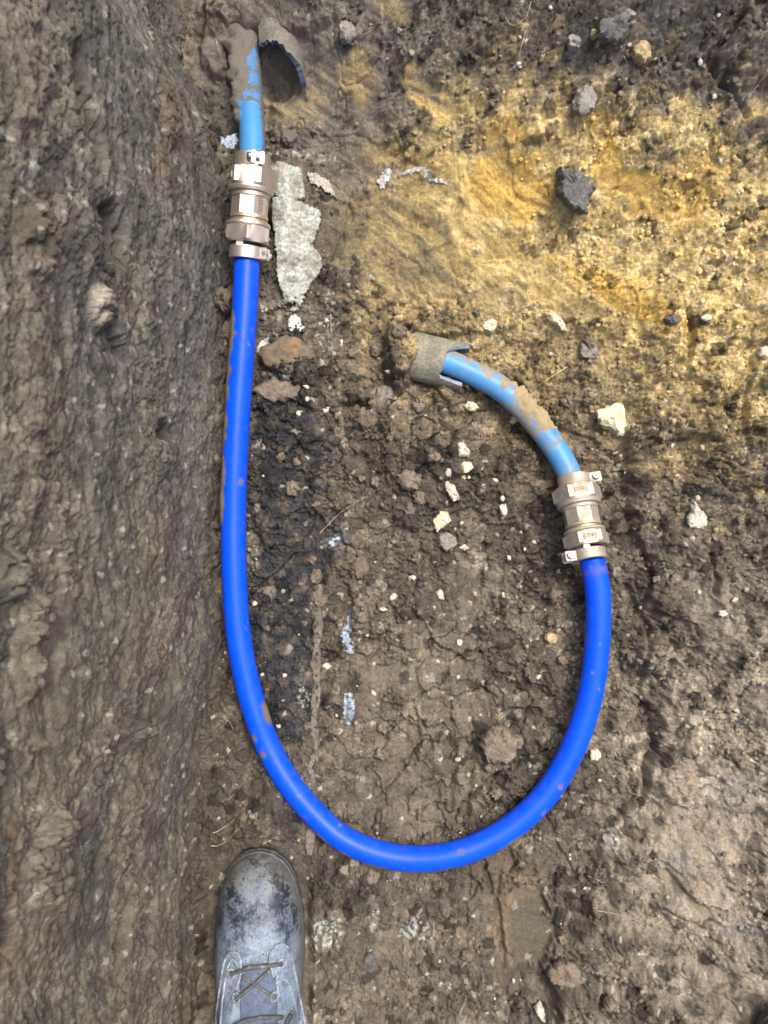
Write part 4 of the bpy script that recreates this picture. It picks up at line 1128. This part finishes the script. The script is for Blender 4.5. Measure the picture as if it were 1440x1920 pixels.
# ------------------------------------------------------------------ stones and clods
ST = [
 ('stone', [(1122, 772), (1150, 757), (1158, 755), (1168, 762), (1180, 775), (1190, 786), (1197, 792), (1196, 800), (1184, 806), (1170, 814), (1160, 820), (1148, 806), (1136, 800), (1126, 797)], 0.020, M_CREAM, 'large cream white stone right of the bent light blue pipe', 'stone'),
 ('stone', [(1046, 309), (1056, 316), (1080, 318), (1100, 328), (1118, 340), (1120, 352), (1104, 366), (1103, 392), (1088, 394), (1078, 392), (1058, 372), (1046, 348)], 0.020, M_DARK, 'large dark charcoal stone set in the yellow clay', 'stone'),
 ('stone', ell(538, 663, 49, 34, 0, 18, 0.05), 0.013, M_RUST, 'round rusty brown cobble right of the blue pipe', 'cobble'),
 ('stone', [(822, 958), (840, 961), (846, 977), (834, 987), (818, 998), (813, 976)], 0.010, M_YSTONE, 'pale yellow wedge-shaped stone in the middle of the floor', 'stone'),
 ('stone', [(832, 908), (842, 904), (852, 910), (858, 924), (864, 935), (850, 940), (842, 928)], 0.008, M_CHALK, 'white oblong chip above the yellow wedge-shaped stone', 'stone'),
 ('stone', [(852, 878), (868, 864), (884, 868), (888, 878), (876, 886), (860, 888)], 0.008, M_CREAM, 'cream stone with yellow middle, centre of the pale cluster', 'stone'),
 ('stone', [(858, 833), (868, 827), (876, 838), (882, 848), (878, 855), (860, 856)], 0.008, M_CHALK, 'white angular stone topmost of the pale cluster', 'stone'),
 ('stone', [(860, 892), (878, 887), (880, 894), (868, 903), (861, 899)], 0.006, M_CREAM, 'small cream chip just under the cream stone of the cluster', 'stone'),
 ('stone', ell(841, 885, 6, 8), 0.006, M_CHALK, 'small round white bead left of the pale cluster', 'pebble'),
 ('stone', [(936, 948), (948, 944), (952, 958), (948, 968), (940, 966)], 0.006, M_CHALK, 'white double chip left of the right coupling', 'stone'),
 ('stone', [(858, 1020), (866, 1015), (880, 1028), (872, 1033), (860, 1028)], 0.006, M_CHALK, 'white chip below the yellow wedge-shaped stone', 'stone'),
 ('stone', ell(884, 762, 13, 9, 10), 0.008, M_CREAM, 'cream nugget under the bent light blue pipe', 'stone'),
 ('stone', ell(963, 787, 7, 8), 0.007, M_CREAM, 'tiny yellow-cream pebble touching the bent light blue pipe', 'pebble'),
 ('stone', [(1298, 936), (1308, 935), (1315, 948), (1324, 966), (1332, 984), (1318, 988), (1306, 992), (1290, 984), (1290, 972), (1296, 958)], 0.011, M_CHALK, 'white boot-shaped stone on the right-hand slope', 'stone'),
 ('stone', [(1108, 1408), (1120, 1404), (1128, 1414), (1124, 1424), (1108, 1426)], 0.009, M_CREAM, 'cream pebble right of the lower bend of the blue pipe', 'stone'),
 ('stone', [(1002, 1890), (1012, 1878), (1020, 1892), (1028, 1916), (1020, 1918), (1008, 1905)], 0.006, M_CHALK, 'pale flat chip at the bottom edge near the spade cut', 'stone'),
 ('stone', ell(1105, 656, 16, 20, -15), 0.010, M_GREY, 'round grey-brown stone above the straw in the yellow clay', 'stone'),
 ('stone', ell(920, 610, 13, 13), 0.010, M_CREAM, 'yellowish white lump left of the chalky streak', 'stone'),
 ('stone', [(1026, 590), (1036, 584), (1050, 594), (1062, 610), (1064, 620), (1054, 620), (1044, 608), (1030, 602)], 0.010, M_CREAM, 'elongated chalky white lump in the yellow clay', 'stone'),
 ('stone', ell(1436, 660, 12, 12), 0.010, M_CREAM, 'cream stone cut by the right edge of the picture', 'stone'),
 ('stone', ell(1325, 595, 9, 6), 0.006, M_CREAM, 'small cream pebble beside the deep fissure', 'pebble'),
 ('stone', ell(768, 955, 11, 17, -10), 0.010, M_PURPLE, 'smooth purplish brown pebble left of the wedge-shaped stone', 'pebble'),
 ('stone', ell(676, 1064, 17, 20, 0), 0.011, M_RUST, 'small rusty brown round lump on the dark floor', 'stone'),
 ('stone', ell(1098, 185, 22, 28, 20), 0.014, M_GREY, 'flat grey stone at the upper edge of the yellow clay', 'stone'),
 ('stone', ell(1150, 52, 27, 24, 0), 0.014, M_DARK, 'blunt charcoal lump near the top of the bank', 'stone'),
 ('stone', ell(1205, 96, 17, 21, 0), 0.014, M_OCLOD, 'ochre lump right of the blunt charcoal lump', 'clod'),
 ('stone', ell(1178, 27, 15, 9, -10), 0.008, M_GREY, 'pale grey chip at the top of the bank', 'stone'),
 ('stone', ell(1077, 78, 13, 15, 0), 0.010, M_GREY, 'grey pebble in the charcoal band below the top edge', 'stone'),
 ('stone', ell(1068, 100, 8, 8, 0), 0.007, M_GREY, 'little grey pebble under the charcoal band pebble', 'pebble'),
 ('stone', ell(1114, 62, 7, 9, 0), 0.007, M_OCLOD, 'little ochre pebble left of the blunt charcoal lump', 'pebble'),
 ('stone', ell(650, 58, 15, 20, 0), 0.012, M_GREY, 'grey-brown upright stone in the mud right of the torn duct', 'stone'),
 ('stone', ell(541, 256, 15, 16, 0), 0.010, M_PURPLE, 'dark round lump just above the mottled board', 'stone'),
 ('stone', ell(692, 1802, 9, 16, 10), 0.007, M_DARK, 'dark pebble in the floor right of the boot', 'pebble'),
 ('stone', ell(740, 1826, 9, 9, 0), 0.006, M_PURPLE, 'dull purple pebble right of the dark pebble by the boot', 'pebble'),
 ('stone', ell(1386, 1360, 9, 9, 0), 0.006, M_DARK, 'round blackish pebble on the right-hand slope', 'pebble'),
 ('stone', ell(1130, 1000, 0.1, 0.1) if False else ell(1262, 598, 15, 11, 0), 0.008, M_PURPLE, 'brownish stone left of the deep fissure', 'stone'),
 ('stone', ell(613, 1249, 9, 6, 0), 0.005, M_CHALK, 'small white pebble right of the buried board edge', 'pebble'),
 ('stone', ell(1035, 1197, 13, 11, 10), 0.009, M_OCLOD, 'yellow-brown lump inside the bend left of the right pipe run', 'clod'),
 ('stone', [(905, 1386), (925, 1368), (955, 1370), (972, 1384), (970, 1420), (950, 1434), (920, 1432), (904, 1412)], 0.020, M_CLOD, 'large blocky brown clod inside the lower bend', 'clod'),
 ('stone', ell(936, 1345, 24, 15, 0), 0.012, M_CLOD, 'wide brown clod just above the large blocky clod', 'clod'),
 ('stone', ell(690, 782, 20, 22, 0), 0.013, M_CLOD, 'tan rounded clod left of the duct, below it', 'clod'),
 ('stone', ell(722, 736, 17, 15, 0), 0.010, M_GREY, 'greyish clod under the left end of the duct', 'clod'),
 ('stone', ell(768, 900, 24, 20, 0), 0.012, M_CLOD, 'broad brown clod above the purplish pebble', 'clod'),
 ('stone', ell(838, 1015, 18, 16, 0), 0.012, M_GREY, 'rough grey clod below the yellow wedge-shaped stone', 'clod'),
 ('stone', ell(421, 566, 17, 20, 10), 0.030, M_CLOD, 'crumbly mud clod wedged between the wall and the blue pipe', 'clod'),
 ('stone', ell(505, 650, 0.1, 0.1) if False else ell(520, 730, 40, 22, 0), 0.012, M_CLOD, 'low wide clod directly below the rusty cobble', 'clod'),
 ('stone', ell(1140, 1575, 14, 9, 40), 0.007, M_GREY, 'pale grey lump right of the bottom of the bend', 'stone'),
 ('stone', ell(1060, 1830, 30, 26, 0), 0.016, M_CLOD, 'knobbly clod at the foot of the slope, bottom right', 'clod'),
]
for i, (nm, poly, h, m, lab, cat) in enumerate(ST):
    nm = {'clod': 'soil_clod', 'pebble': 'pebble', 'cobble': 'cobble'}.get(cat, 'stone')
    big = np.ptp(np.asarray(poly)[:, 0]) > 30
    o = stone(nm, poly, h, m, lab, cat, 100 + i, PROF, 0.10 if cat != 'cobble' else 0.06, 48 if big else 26, off=(0.012 if 'wedged' in lab else (-0.004 if ('cobble' == cat or 'low wide' in lab or 'blocky' in lab) else 0.0)), edge=0.05 if cat == 'clod' else 0.03,
              angle=50 if cat in ('clod', 'cobble') else 32)
# chalk chips too alike to tell apart
chips = [(728, 697, 5), (776, 1083, 5), (826, 1116, 8), (862, 1204, 6), (737, 1120, 6), (1355, 1150, 7), (1002, 1016, 4), (955, 1045, 4), (984, 1030, 3), (1378, 1125, 5), (718, 1142, 5), (612, 600, 5), (640, 640, 4),
         (560, 775, 5), (612, 768, 6), (575, 725, 5), (820, 1240, 4), (945, 1115, 4), (1047, 1182, 4), (1010, 1270, 5), (860, 1270, 4), (700, 1300, 5), (826, 1420, 6), (1262, 835, 4), (905, 880, 4), (930, 900, 5), (942, 935, 5), (1340, 180, 5)]
for i, (px, py, rr) in enumerate(chips):
    stone('chalk_chip', ell(px, py, rr * 1.2, rr * 0.8, 37 * i, 9, 0.2, i), rr * 0.00055, M_CHALK, 'tiny pale chalk chip lying in the brown soil', 'chip', 300 + i, PROF, 0.12, 12, group='pale chalk chips scattered over the floor')
# loose brown clods, alike
cl_src = []
for i in range(6):
    cl_src.append(stone('soil_clod', ell(800, 1000, 12, 11, 30 * i, 16, 0.12, i), 0.010, M_CLOD, 'loose crumbly brown soil clod resting on the trench floor', 'clod', 400 + i, PROF, 0.12, 24, group='loose brown soil clods', edge=0.06, angle=50))
tries = 0; placed = 0
spots = []
while placed < 110 and tries < 4000:
    tries += 1
    px, py = random.uniform(480, 1420), random.uniform(560, 1900)
    p = ground_at(px, py)
    if float(CRUMB(p[0], p[1])) < 0.75: continue
    if np.min(np.hypot(PIPE[:, 0] - p[0], PIPE[:, 1] - p[1])) < PR + 0.012: continue
    if np.min(np.hypot(RPP[:, 0] - p[0], RPP[:, 1] - p[1])) < PR + 0.012: continue
    if (p[1] < -0.39 and abs(p[0] + 0.158) < 0.085) or (760 < px < 890 and 620 < py < 740) or (1030 < px < 1150 and 880 < py < 1070): continue
    if px < 640 and py < 700: continue
    k = random.choice([0.45, 0.5, 0.6, 0.7, 0.9, 1.15])
    if any(math.hypot(px - a, py - b) < 22 * (k + c) * 0.6 for a, b, c in spots): continue
    spots.append((px, py, k))
    s_ = cl_src[placed] if placed < 6 else None
    if s_ is None:
        s_ = random.choice(cl_src).copy(); sc.collection.objects.link(s_)
    s_.location = p; s_.rotation_euler = (random.uniform(-.3, .3), random.uniform(-.3, .3), random.uniform(0, 6.28)); s_.scale = (k, k * random.uniform(.8, 1.1), k)
    placed += 1

# ------------------------------------------------------------------ roots and straw
def strand(name, pts, rad, mat, label, cat, lift=0.002, group=None, on_wall=False):
    P = catmull(np.array(pts, float), 8)
    Q = np.array([wall_at(a, b, 0.002) if on_wall else ground_at(a, b, lift) for a, b in P])
    if not on_wall:
        z = Q[:, 2]; Q[:, 2] = np.maximum(z, np.convolve(np.pad(z, 4, mode='edge'), np.ones(9) / 9, 'valid'))
    c = Q.mean(0)
    o = tube(name, Q - c, np.linspace(rad, rad * 0.4, len(Q)), mat, nseg=6); o.location = c
    return tag(o, label, cat, group)
strand('straw', [(1064, 688), (1035, 706), (1005, 727)], 0.0009, M_STRAW, 'straight yellow straw lying on the clay above the bent pipe', 'straw', 0.004)
ROOTS = [([(395, 1585), (420, 1580), (440, 1560), (455, 1545)], 'pale hair root arching above the boot toe'), ([(400, 1560), (425, 1548), (440, 1535)], 'short hair root above the arching one by the boot'),
         ([(412, 1350), (430, 1352), (440, 1372)], 'hair root left of the lower blue pipe run'), ([(1440, 130), (1420, 160), (1398, 190), (1385, 220)], 'white root hanging at the upper right corner'),
         ([(995, 5), (985, 35), (960, 50), (945, 30)], 'looping root at the top of the bank'), ([(985, 60), (978, 85), (972, 110)], 'pale split root under the looping root'),
         ([(405, 75), (412, 100), (420, 130)], 'fine root beside the mud-caked pipe'), ([(1110, 1700), (1180, 1720), (1240, 1735)], 'thin brown root on the right-hand slope, bottom'),
         ([(1145, 1575), (1150, 1590), (1160, 1605)], 'short dark root under the pale grey lump'), ([(600, 1000), (640, 960), (690, 930)], 'thin fibre across the dark tarry soil'),
         ([(620, 590), (622, 640), (625, 680)], 'whitish fibre on the line beside the cobble'), ([(1100, 1640), (1130, 1652), (1150, 1650)], 'fine root right of the spade cut')]
for pts, lab in ROOTS:
    strand('root', pts, 0.0006, M_ROOT, lab, 'root')
for pts, lab in [([(396, 1130), (398, 1160), (402, 1180)], 'pair of white fibres on the wall foot, left one'), ([(405, 1150), (408, 1180), (409, 1210)], 'pair of white fibres on the wall foot, right one')]:
    strand('fibre', pts, 0.0006, M_WHITE, lab, 'fibre', 0.003)

# ------------------------------------------------------------------ boots
def leather_material():
    m, nt, b = new_mat('dusty_leather')
    tc = N(nt, 'ShaderNodeTexCoord'); O = tc.outputs['Object']
    at = N(nt, 'ShaderNodeAttribute', attribute_name='dust')
    n1 = noise(nt, 37, 7, 0.72, O); n2 = noise(nt, 300, 4, 0.65, O); n3 = noise(nt, 900, 3, 0.6, O)
    s = N(nt, 'ShaderNodeMath', operation='ADD'); nt.links.new(n1.outputs[0], s.inputs[0]); nt.links.new(at.outputs[2], s.inputs[1])
    s2 = N(nt, 'ShaderNodeMath', operation='MULTIPLY_ADD'); nt.links.new(n2.outputs[0], s2.inputs[0]); s2.inputs[1].default_value = 0.35; nt.links.new(s.outputs[0], s2.inputs[2])
    f = ramp(nt, s2.outputs[0], [(0.66, 0.0), (1.08, 1.0)])
    c = mixc(nt, f.outputs[0], (0.018, 0.023, 0.034), (0.21, 0.27, 0.36))
    at2 = N(nt, 'ShaderNodeAttribute', attribute_name='mudb')
    s3 = N(nt, 'ShaderNodeMath', operation='ADD'); nt.links.new(n1.outputs[0], s3.inputs[0]); nt.links.new(at2.outputs[2], s3.inputs[1])
    s4 = N(nt, 'ShaderNodeMath', operation='MULTIPLY_ADD'); nt.links.new(n2.outputs[0], s4.inputs[0]); s4.inputs[1].default_value = 0.5; nt.links.new(s3.outputs[0], s4.inputs[2])
    f2 = ramp(nt, s4.outputs[0], [(0.88, 0.0), (1.34, 0.68)])
    c = mixc(nt, f2.outputs[0], c, (0.118, 0.113, 0.097))
    n4 = noise(nt, 330, 2, 0.5, O)
    pk = ramp(nt, n4.outputs[0], [(0.30, 0.2), (0.35, 1.0), (0.72, 1.0), (0.75, 1.9)])
    c = mixc(nt, 1.0, c, pk.outputs[0], 'MULTIPLY')
    sp = ramp(nt, n3.outputs[0], [(0.28, 0.35), (0.36, 1.0), (0.68, 1.0), (0.74, 1.5)])
    c = mixc(nt, 1.0, c, sp.outputs[0], 'MULTIPLY')
    nt.links.new(c, b.inputs['Base Color'])
    r = ramp(nt, s2.outputs[0], [(0.55, 0.36), (1.0, 0.7)]); nt.links.new(r.outputs[0], b.inputs['Roughness'])
    bump(nt, b, s2.outputs[0], 0.35, 0.0015)
    return m
M_LEATH = leather_material()
M_SOLE = stone_material('muddy_rubber', (0.026, 0.028, 0.030), (0.07, 0.072, 0.068), 90, 0.6, (0.09, 0.08, 0.062), 0.3)
M_LACE = stone_material('grey_lace', (0.045, 0.048, 0.053), (0.09, 0.092, 0.092), 160, 0.8, (0.2, 0.19, 0.16), 0.3)
M_SEAM = stone_material('dusty_seam', (0.17, 0.205, 0.25), (0.30, 0.35, 0.41), 120, 0.8, (0.08, 0.09, 0.105), 0.6)
M_TONGUE = stone_material('dark_tongue', (0.05, 0.068, 0.118), (0.085, 0.112, 0.175), 160, 0.75, (0.13, 0.15, 0.19), 0.2)
M_TROU = stone_material('dark_cloth', (0.03, 0.035, 0.05), (0.05, 0.055, 0.07), 60, 0.9)

bv = [0, .004, .012, .025, .04, .06, .085, .11, .135, .16, .185, .21, .25, .29]
bw = [0, .017, .029, .0385, .0445, .0490, .0525, .0540, .0535, .0515, .0485, .046, .043, .036]
bh = [.004, .016, .027, .036, .042, .046, .050, .056, .066, .082, .102, .126, .150, .150]
ZB = 0.022
from math import pi
def smooth_i(x, xp, fp):
    # monotone-ish smooth interpolation
    xx = np.linspace(xp[0], xp[-1], 400); yy = np.interp(xx, xp, fp)
    yy2 = np.convolve(np.pad(yy, 8, mode='edge'), np.ones(17) / 17, 'valid')
    yy2[:8] = yy[:8]
    return np.interp(x, xx, yy2)
def half_w(v): return smooth_i(v, bv, bw)
def top_h(v): return smooth_i(v, bv, bh)
def boot_z(x, y):
    v = np.clip(-np.asarray(y), 0.0, 0.29); w = np.maximum(half_w(v), 1e-4)
    q = np.clip(np.abs(np.asarray(x)) / w, 0, 1)
    narrow = 2.6 - 0.9 * sstep(0.11, 0.2, v)
    return ZB + top_h(v) * np.clip(1 - q ** narrow, 0, 1) ** 0.55

def make_boot(label):
    root = thing('work_boot', label, 'boot')
    # upper
    vv = np.concatenate([np.linspace(0.0, 0.03, 22)[0:] ** 1.0, np.linspace(0.033, 0.225, 90)])
    aa = np.linspace(-1, 1, 81); aa = np.sin(aa * pi / 2)
    VV, AA = np.meshgrid(vv, aa, indexing='ij')
    w = half_w(VV); x = AA * w
    z = boot_z(x, -VV)
    crease = 0.0012 * np.sin((VV - 0.112) * 520 + 6 * AA) * np.exp(-((VV - 0.118) / 0.014) ** 2) * (1 - np.abs(AA))
    cap = 0.0018 * sstep(0.060, 0.057, VV + 0.010 * AA ** 2)                       # the stitched toe cap stands proud
    z = z + crease + 0.0014 * fbm(x * 40, VV * 40, 951, 4) - 0.0016 * sstep(0.10, 0.0, np.abs(perlin(x * 25 + 0.2, VV * 90, 955))) * np.exp(-((VV - 0.115) / 0.03) ** 2) + 0 * cap
    V = np.stack([x, -VV, z], -1).reshape(-1, 3)
    fs = grid_faces(len(aa), len(vv))
    dust = 0.12 + 0.09 * sstep(0.055, 0.10, VV) + 0.06 * sstep(.10, .15, VV) - 0.10 * np.abs(AA) ** 3 - 0.12 * np.exp(-((AA - 0.65) / 0.2) ** 2) * sstep(0.10, 0.04, VV) - 0.10 * np.exp(-((AA + 0.62) / 0.25) ** 2) * sstep(0.11, 0.05, VV)
    mudb = 0.24 * sstep(0.055, 0.004, VV) + 0.02 + 0.12 * np.abs(AA) ** 8 + 0.18 * np.abs(AA) ** 6
    mesh_np('upper', V, fs, M_LEATH, True, parent=root, extra={'dust': dust, 'mudb': mudb})
    # shaft round the ankle
    th = np.linspace(0, 2 * pi, 48, endpoint=False); rows = []
    for t in np.linspace(0, 1, 14):
        cz = 0.02 + 0.19 * t; cy = -0.248 + 0.010 * t
        ry = 0.046 + 0.010 * (1 - t) + 0.002 * math.sin(t * 9); rx = 0.041 + 0.003 * (1 - t)
        rows.append(np.stack([rx * np.cos(th), cy + ry * np.sin(th), np.full(48, cz)], 1))
    Vs = np.vstack(rows + [[[0, -0.24, 0.205]]])
    f2 = [tuple(int(i) for i in q) for q in grid_faces(48, 14, True)] + [(13 * 48 + i, 13 * 48 + (i + 1) % 48, 14 * 48) for i in range(48)]
    mesh_np('shaft', Vs, f2, M_LEATH, True, parent=root, extra={'dust': np.full(len(Vs), 0.2), 'mudb': np.zeros(len(Vs))})
    # sole with welt
    vs = np.concatenate([np.linspace(0, 0.03, 14), np.linspace(0.04, 0.30, 40)])
    def outline(off):
        L = []; 
        vmap = lambda v: -(v * 1.0)
        wl = half_w(np.clip(vs, 0, .29)) + off
        wl = wl * np.sqrt(np.clip((0.305 - vs) / 0.03, 0, 1)) ** 1.0
        wl[0] = 0
        left = np.stack([-wl, -vs + off * sstep(0.06, 0.0, vs)], 1); right = np.stack([wl, -vs + off * sstep(0.06, 0.0, vs)], 1)[::-1]
        return np.vstack([left[:-1], right[:-1]])
    prof = [(-0.001, 0.0), (0.001, 0.003), (0.0018, 0.014), (0.0004, 0.016), (0.0014, 0.018), (0.0014, 0.0215), (0.0, 0.023), (-0.005, 0.024)]
    rows = [np.column_stack([outline(o), np.full(len(outline(o)), zz)]) for o, zz in prof]
    k = len(rows[0]); Vo = np.vstack(rows)
    f3 = [tuple(int(i) for i in q)[::-1] for q in grid_faces(k, len(prof), True)]
    f3.append(tuple(range(k))); f3.append(tuple(range((len(prof) - 1) * k, len(prof) * k))[::-1])
    mesh_np('sole', Vo, f3, M_SOLE, True, parent=root, angle=35)
    # stitched panels lying on the upper (drawn in photo coordinates of the near boot, then laid on the leather)
    T = np.array(BOOT_T)
    def loc(px, py, lift=0.0):
        z = 0.08
        for _ in range(12):
            p = W(px, py, z + T[2]); z = float(boot_z(p[0] - T[0], p[1] - T[1]))
        p = W(px, py, z + T[2])
        return np.array([p[0] - T[0], p[1] - T[1], z + lift])
    def panel(name, poly, h, mat, ex=False, seed=0):
        P = resample(poly, 44); P3 = np.array([loc(a, b) for a, b in P]); c = P3[:, :2].mean(0)
        rows = []
        for f, t in ((1.0, -0.6), (1.0, 0.7), (0.95, 1.0), (0.8, 1.0), (0.6, 1.0), (0.4, 1.0), (0.2, 1.0)):
            q = c + (P3[:, :2] - c) * f
            rows.append(np.column_stack([q, boot_z(q[:, 0], q[:, 1]) + t * h]))
        rows.append(np.array([[c[0], c[1], float(boot_z(c[0], c[1])) + h]]))
        V = np.vstack(rows); fs = [tuple(int(i) for i in q) for q in grid_faces(44, 7, True)] + [(6 * 44 + i, 6 * 44 + (i + 1) % 44, 7 * 44) for i in range(44)]
        ar = np.sum(P3[:, 0] * np.roll(P3[:, 1], -1) - np.roll(P3[:, 0], -1) * P3[:, 1])
        if ar < 0: fs = [f[::-1] for f in fs]
        return mesh_np(name, V, fs, mat, True, parent=root, extra={'dust': np.full(len(V), 0.22), 'mudb': np.zeros(len(V))}, angle=40)
    def cord(name, pts, rad, mat, lift, par=None, arch=0.0):
        P = catmull(np.array(pts, float), 10); n = len(P)
        Q = np.array([loc(a, b, lift + arch * math.sin(pi * i / (n - 1))) for i, (a, b) in enumerate(P)])
        return tube(name, Q, rad, mat, parent=par or root, nseg=8)
    tg = panel('tongue', [(455, 1830), (470, 1812), (505, 1806), (518, 1830), (518, 1865), (520, 1900), (522, 1960), (450, 1960), (452, 1890), (450, 1850)], 0.0035, M_TONGUE)
    el = panel('eyestay', [(405, 1960), (408, 1900), (414, 1850), (422, 1800), (432, 1784), (446, 1786), (452, 1802), (451, 1830), (442, 1850), (436, 1890), (432, 1960)], 0.0022, M_LEATH)
    er = panel('eyestay', [(578, 1960), (566, 1890), (556, 1840), (548, 1800), (540, 1774), (526, 1768), (510, 1780), (505, 1800), (514, 1830), (524, 1860), (534, 1900), (545, 1960)], 0.0022, M_LEATH)
    for par, pts in ((el, [(403, 1960), (407, 1895), (413, 1850), (420, 1806), (430, 1786), (445, 1786), (452, 1803), (451, 1830), (443, 1852)]),
                     (er, [(580, 1960), (567, 1890), (557, 1840), (549, 1800), (540, 1775), (526, 1769), (511, 1781), (506, 1800), (514, 1830)]),
                     (el, [(412, 1960), (416, 1895), (421, 1850), (427, 1815), (436, 1798), (444, 1806)]),
                     (er, [(565, 1950), (556, 1895), (547, 1855), (536, 1836), (520, 1838), (523, 1862)])):
        cord('seam', pts, 0.0015, M_SEAM, 0.0022, par)
    for par, (px, py) in ((el, (434, 1823)), (er, (529, 1804)), (el, (444, 1868)), (er, (516, 1866))):
        c = loc(px, py, 0.003); a = np.linspace(0, 2 * pi, 16)
        ring = np.array([[c[0] + 0.0042 * math.cos(q), c[1] + 0.0042 * math.sin(q), 0] for q in a]); ring[:, 2] = boot_z(ring[:, 0], ring[:, 1]) + 0.003
        tube('eyelet', ring, 0.0012, M_SEAM, parent=par, nseg=6, cap=False)
    for pts, r_, li, ar in (([(434, 1823), (450, 1816), (470, 1808), (500, 1806), (529, 1804)], 0.0022, 0.004, 0.004), ([(444, 1868), (462, 1853), (480, 1838), (508, 1813)], 0.0020, 0.006, 0.001), ([(455, 1828), (476, 1840), (495, 1852), (516, 1866)], 0.0019, 0.004, 0.001),
                            ([(432, 1925), (455, 1910), (490, 1902), (530, 1903)], 0.0024, 0.005, 0.002), ([(440, 1940), (475, 1922), (515, 1918), (540, 1925)], 0.0024, 0.005, 0.002)):
        cord('lace', pts, r_, M_LACE, li, None, ar)
    cord('lace_tip', [(536, 1925), (540, 1908), (546, 1897)], 0.0034, M_TROU, 0.008)
    # trouser leg rising from the shaft
    rows = []
    for t in np.linspace(0, 1, 8):
        cz = 0.165 + 0.33 * t; rows.append(np.stack([(0.052 + 0.016 * t) * np.cos(th), -0.243 - 0.03 * t + (0.058 + 0.016 * t) * np.sin(th) + 0.002 * np.sin(5 * th + 8 * t), np.full(48, cz)], 1))
    Vt = np.vstack(rows + [[[0, -0.27, 0.495]]])
    f4 = [tuple(int(i) for i in q) for q in grid_faces(48, 8, True)] + [(7 * 48 + i, 7 * 48 + (i + 1) % 48, 8 * 48) for i in range(48)]
    mesh_np('trouser_leg', Vt, f4, M_TROU, True, parent=root)
    return root
_tip = W(488, 1593, 0.045)
BOOT_T = (_tip[0], _tip[1], 0.031)
boot = make_boot('worn black leather work boot dusted with pale mud beside the left wall')
boot.location = BOOT_T
def copy_tree(o, parent=None):
    c = o.copy(); sc.collection.objects.link(c)
    if parent is not None: c.parent = parent
    for ch in list(o.children): copy_tree(ch, c)
    return c
boot2 = copy_tree(boot)
boot2['label'] = 'tip of a second dark work boot cut by the bottom right corner'
boot['group'] = boot2['group'] = 'work boots of the person taking the photograph'
t2 = ground_at(1414, 1884)
boot2.location = (t2[0], t2[1], t2[2] + 0.016)
boot2.rotation_euler = (0, 0, math.radians(52))
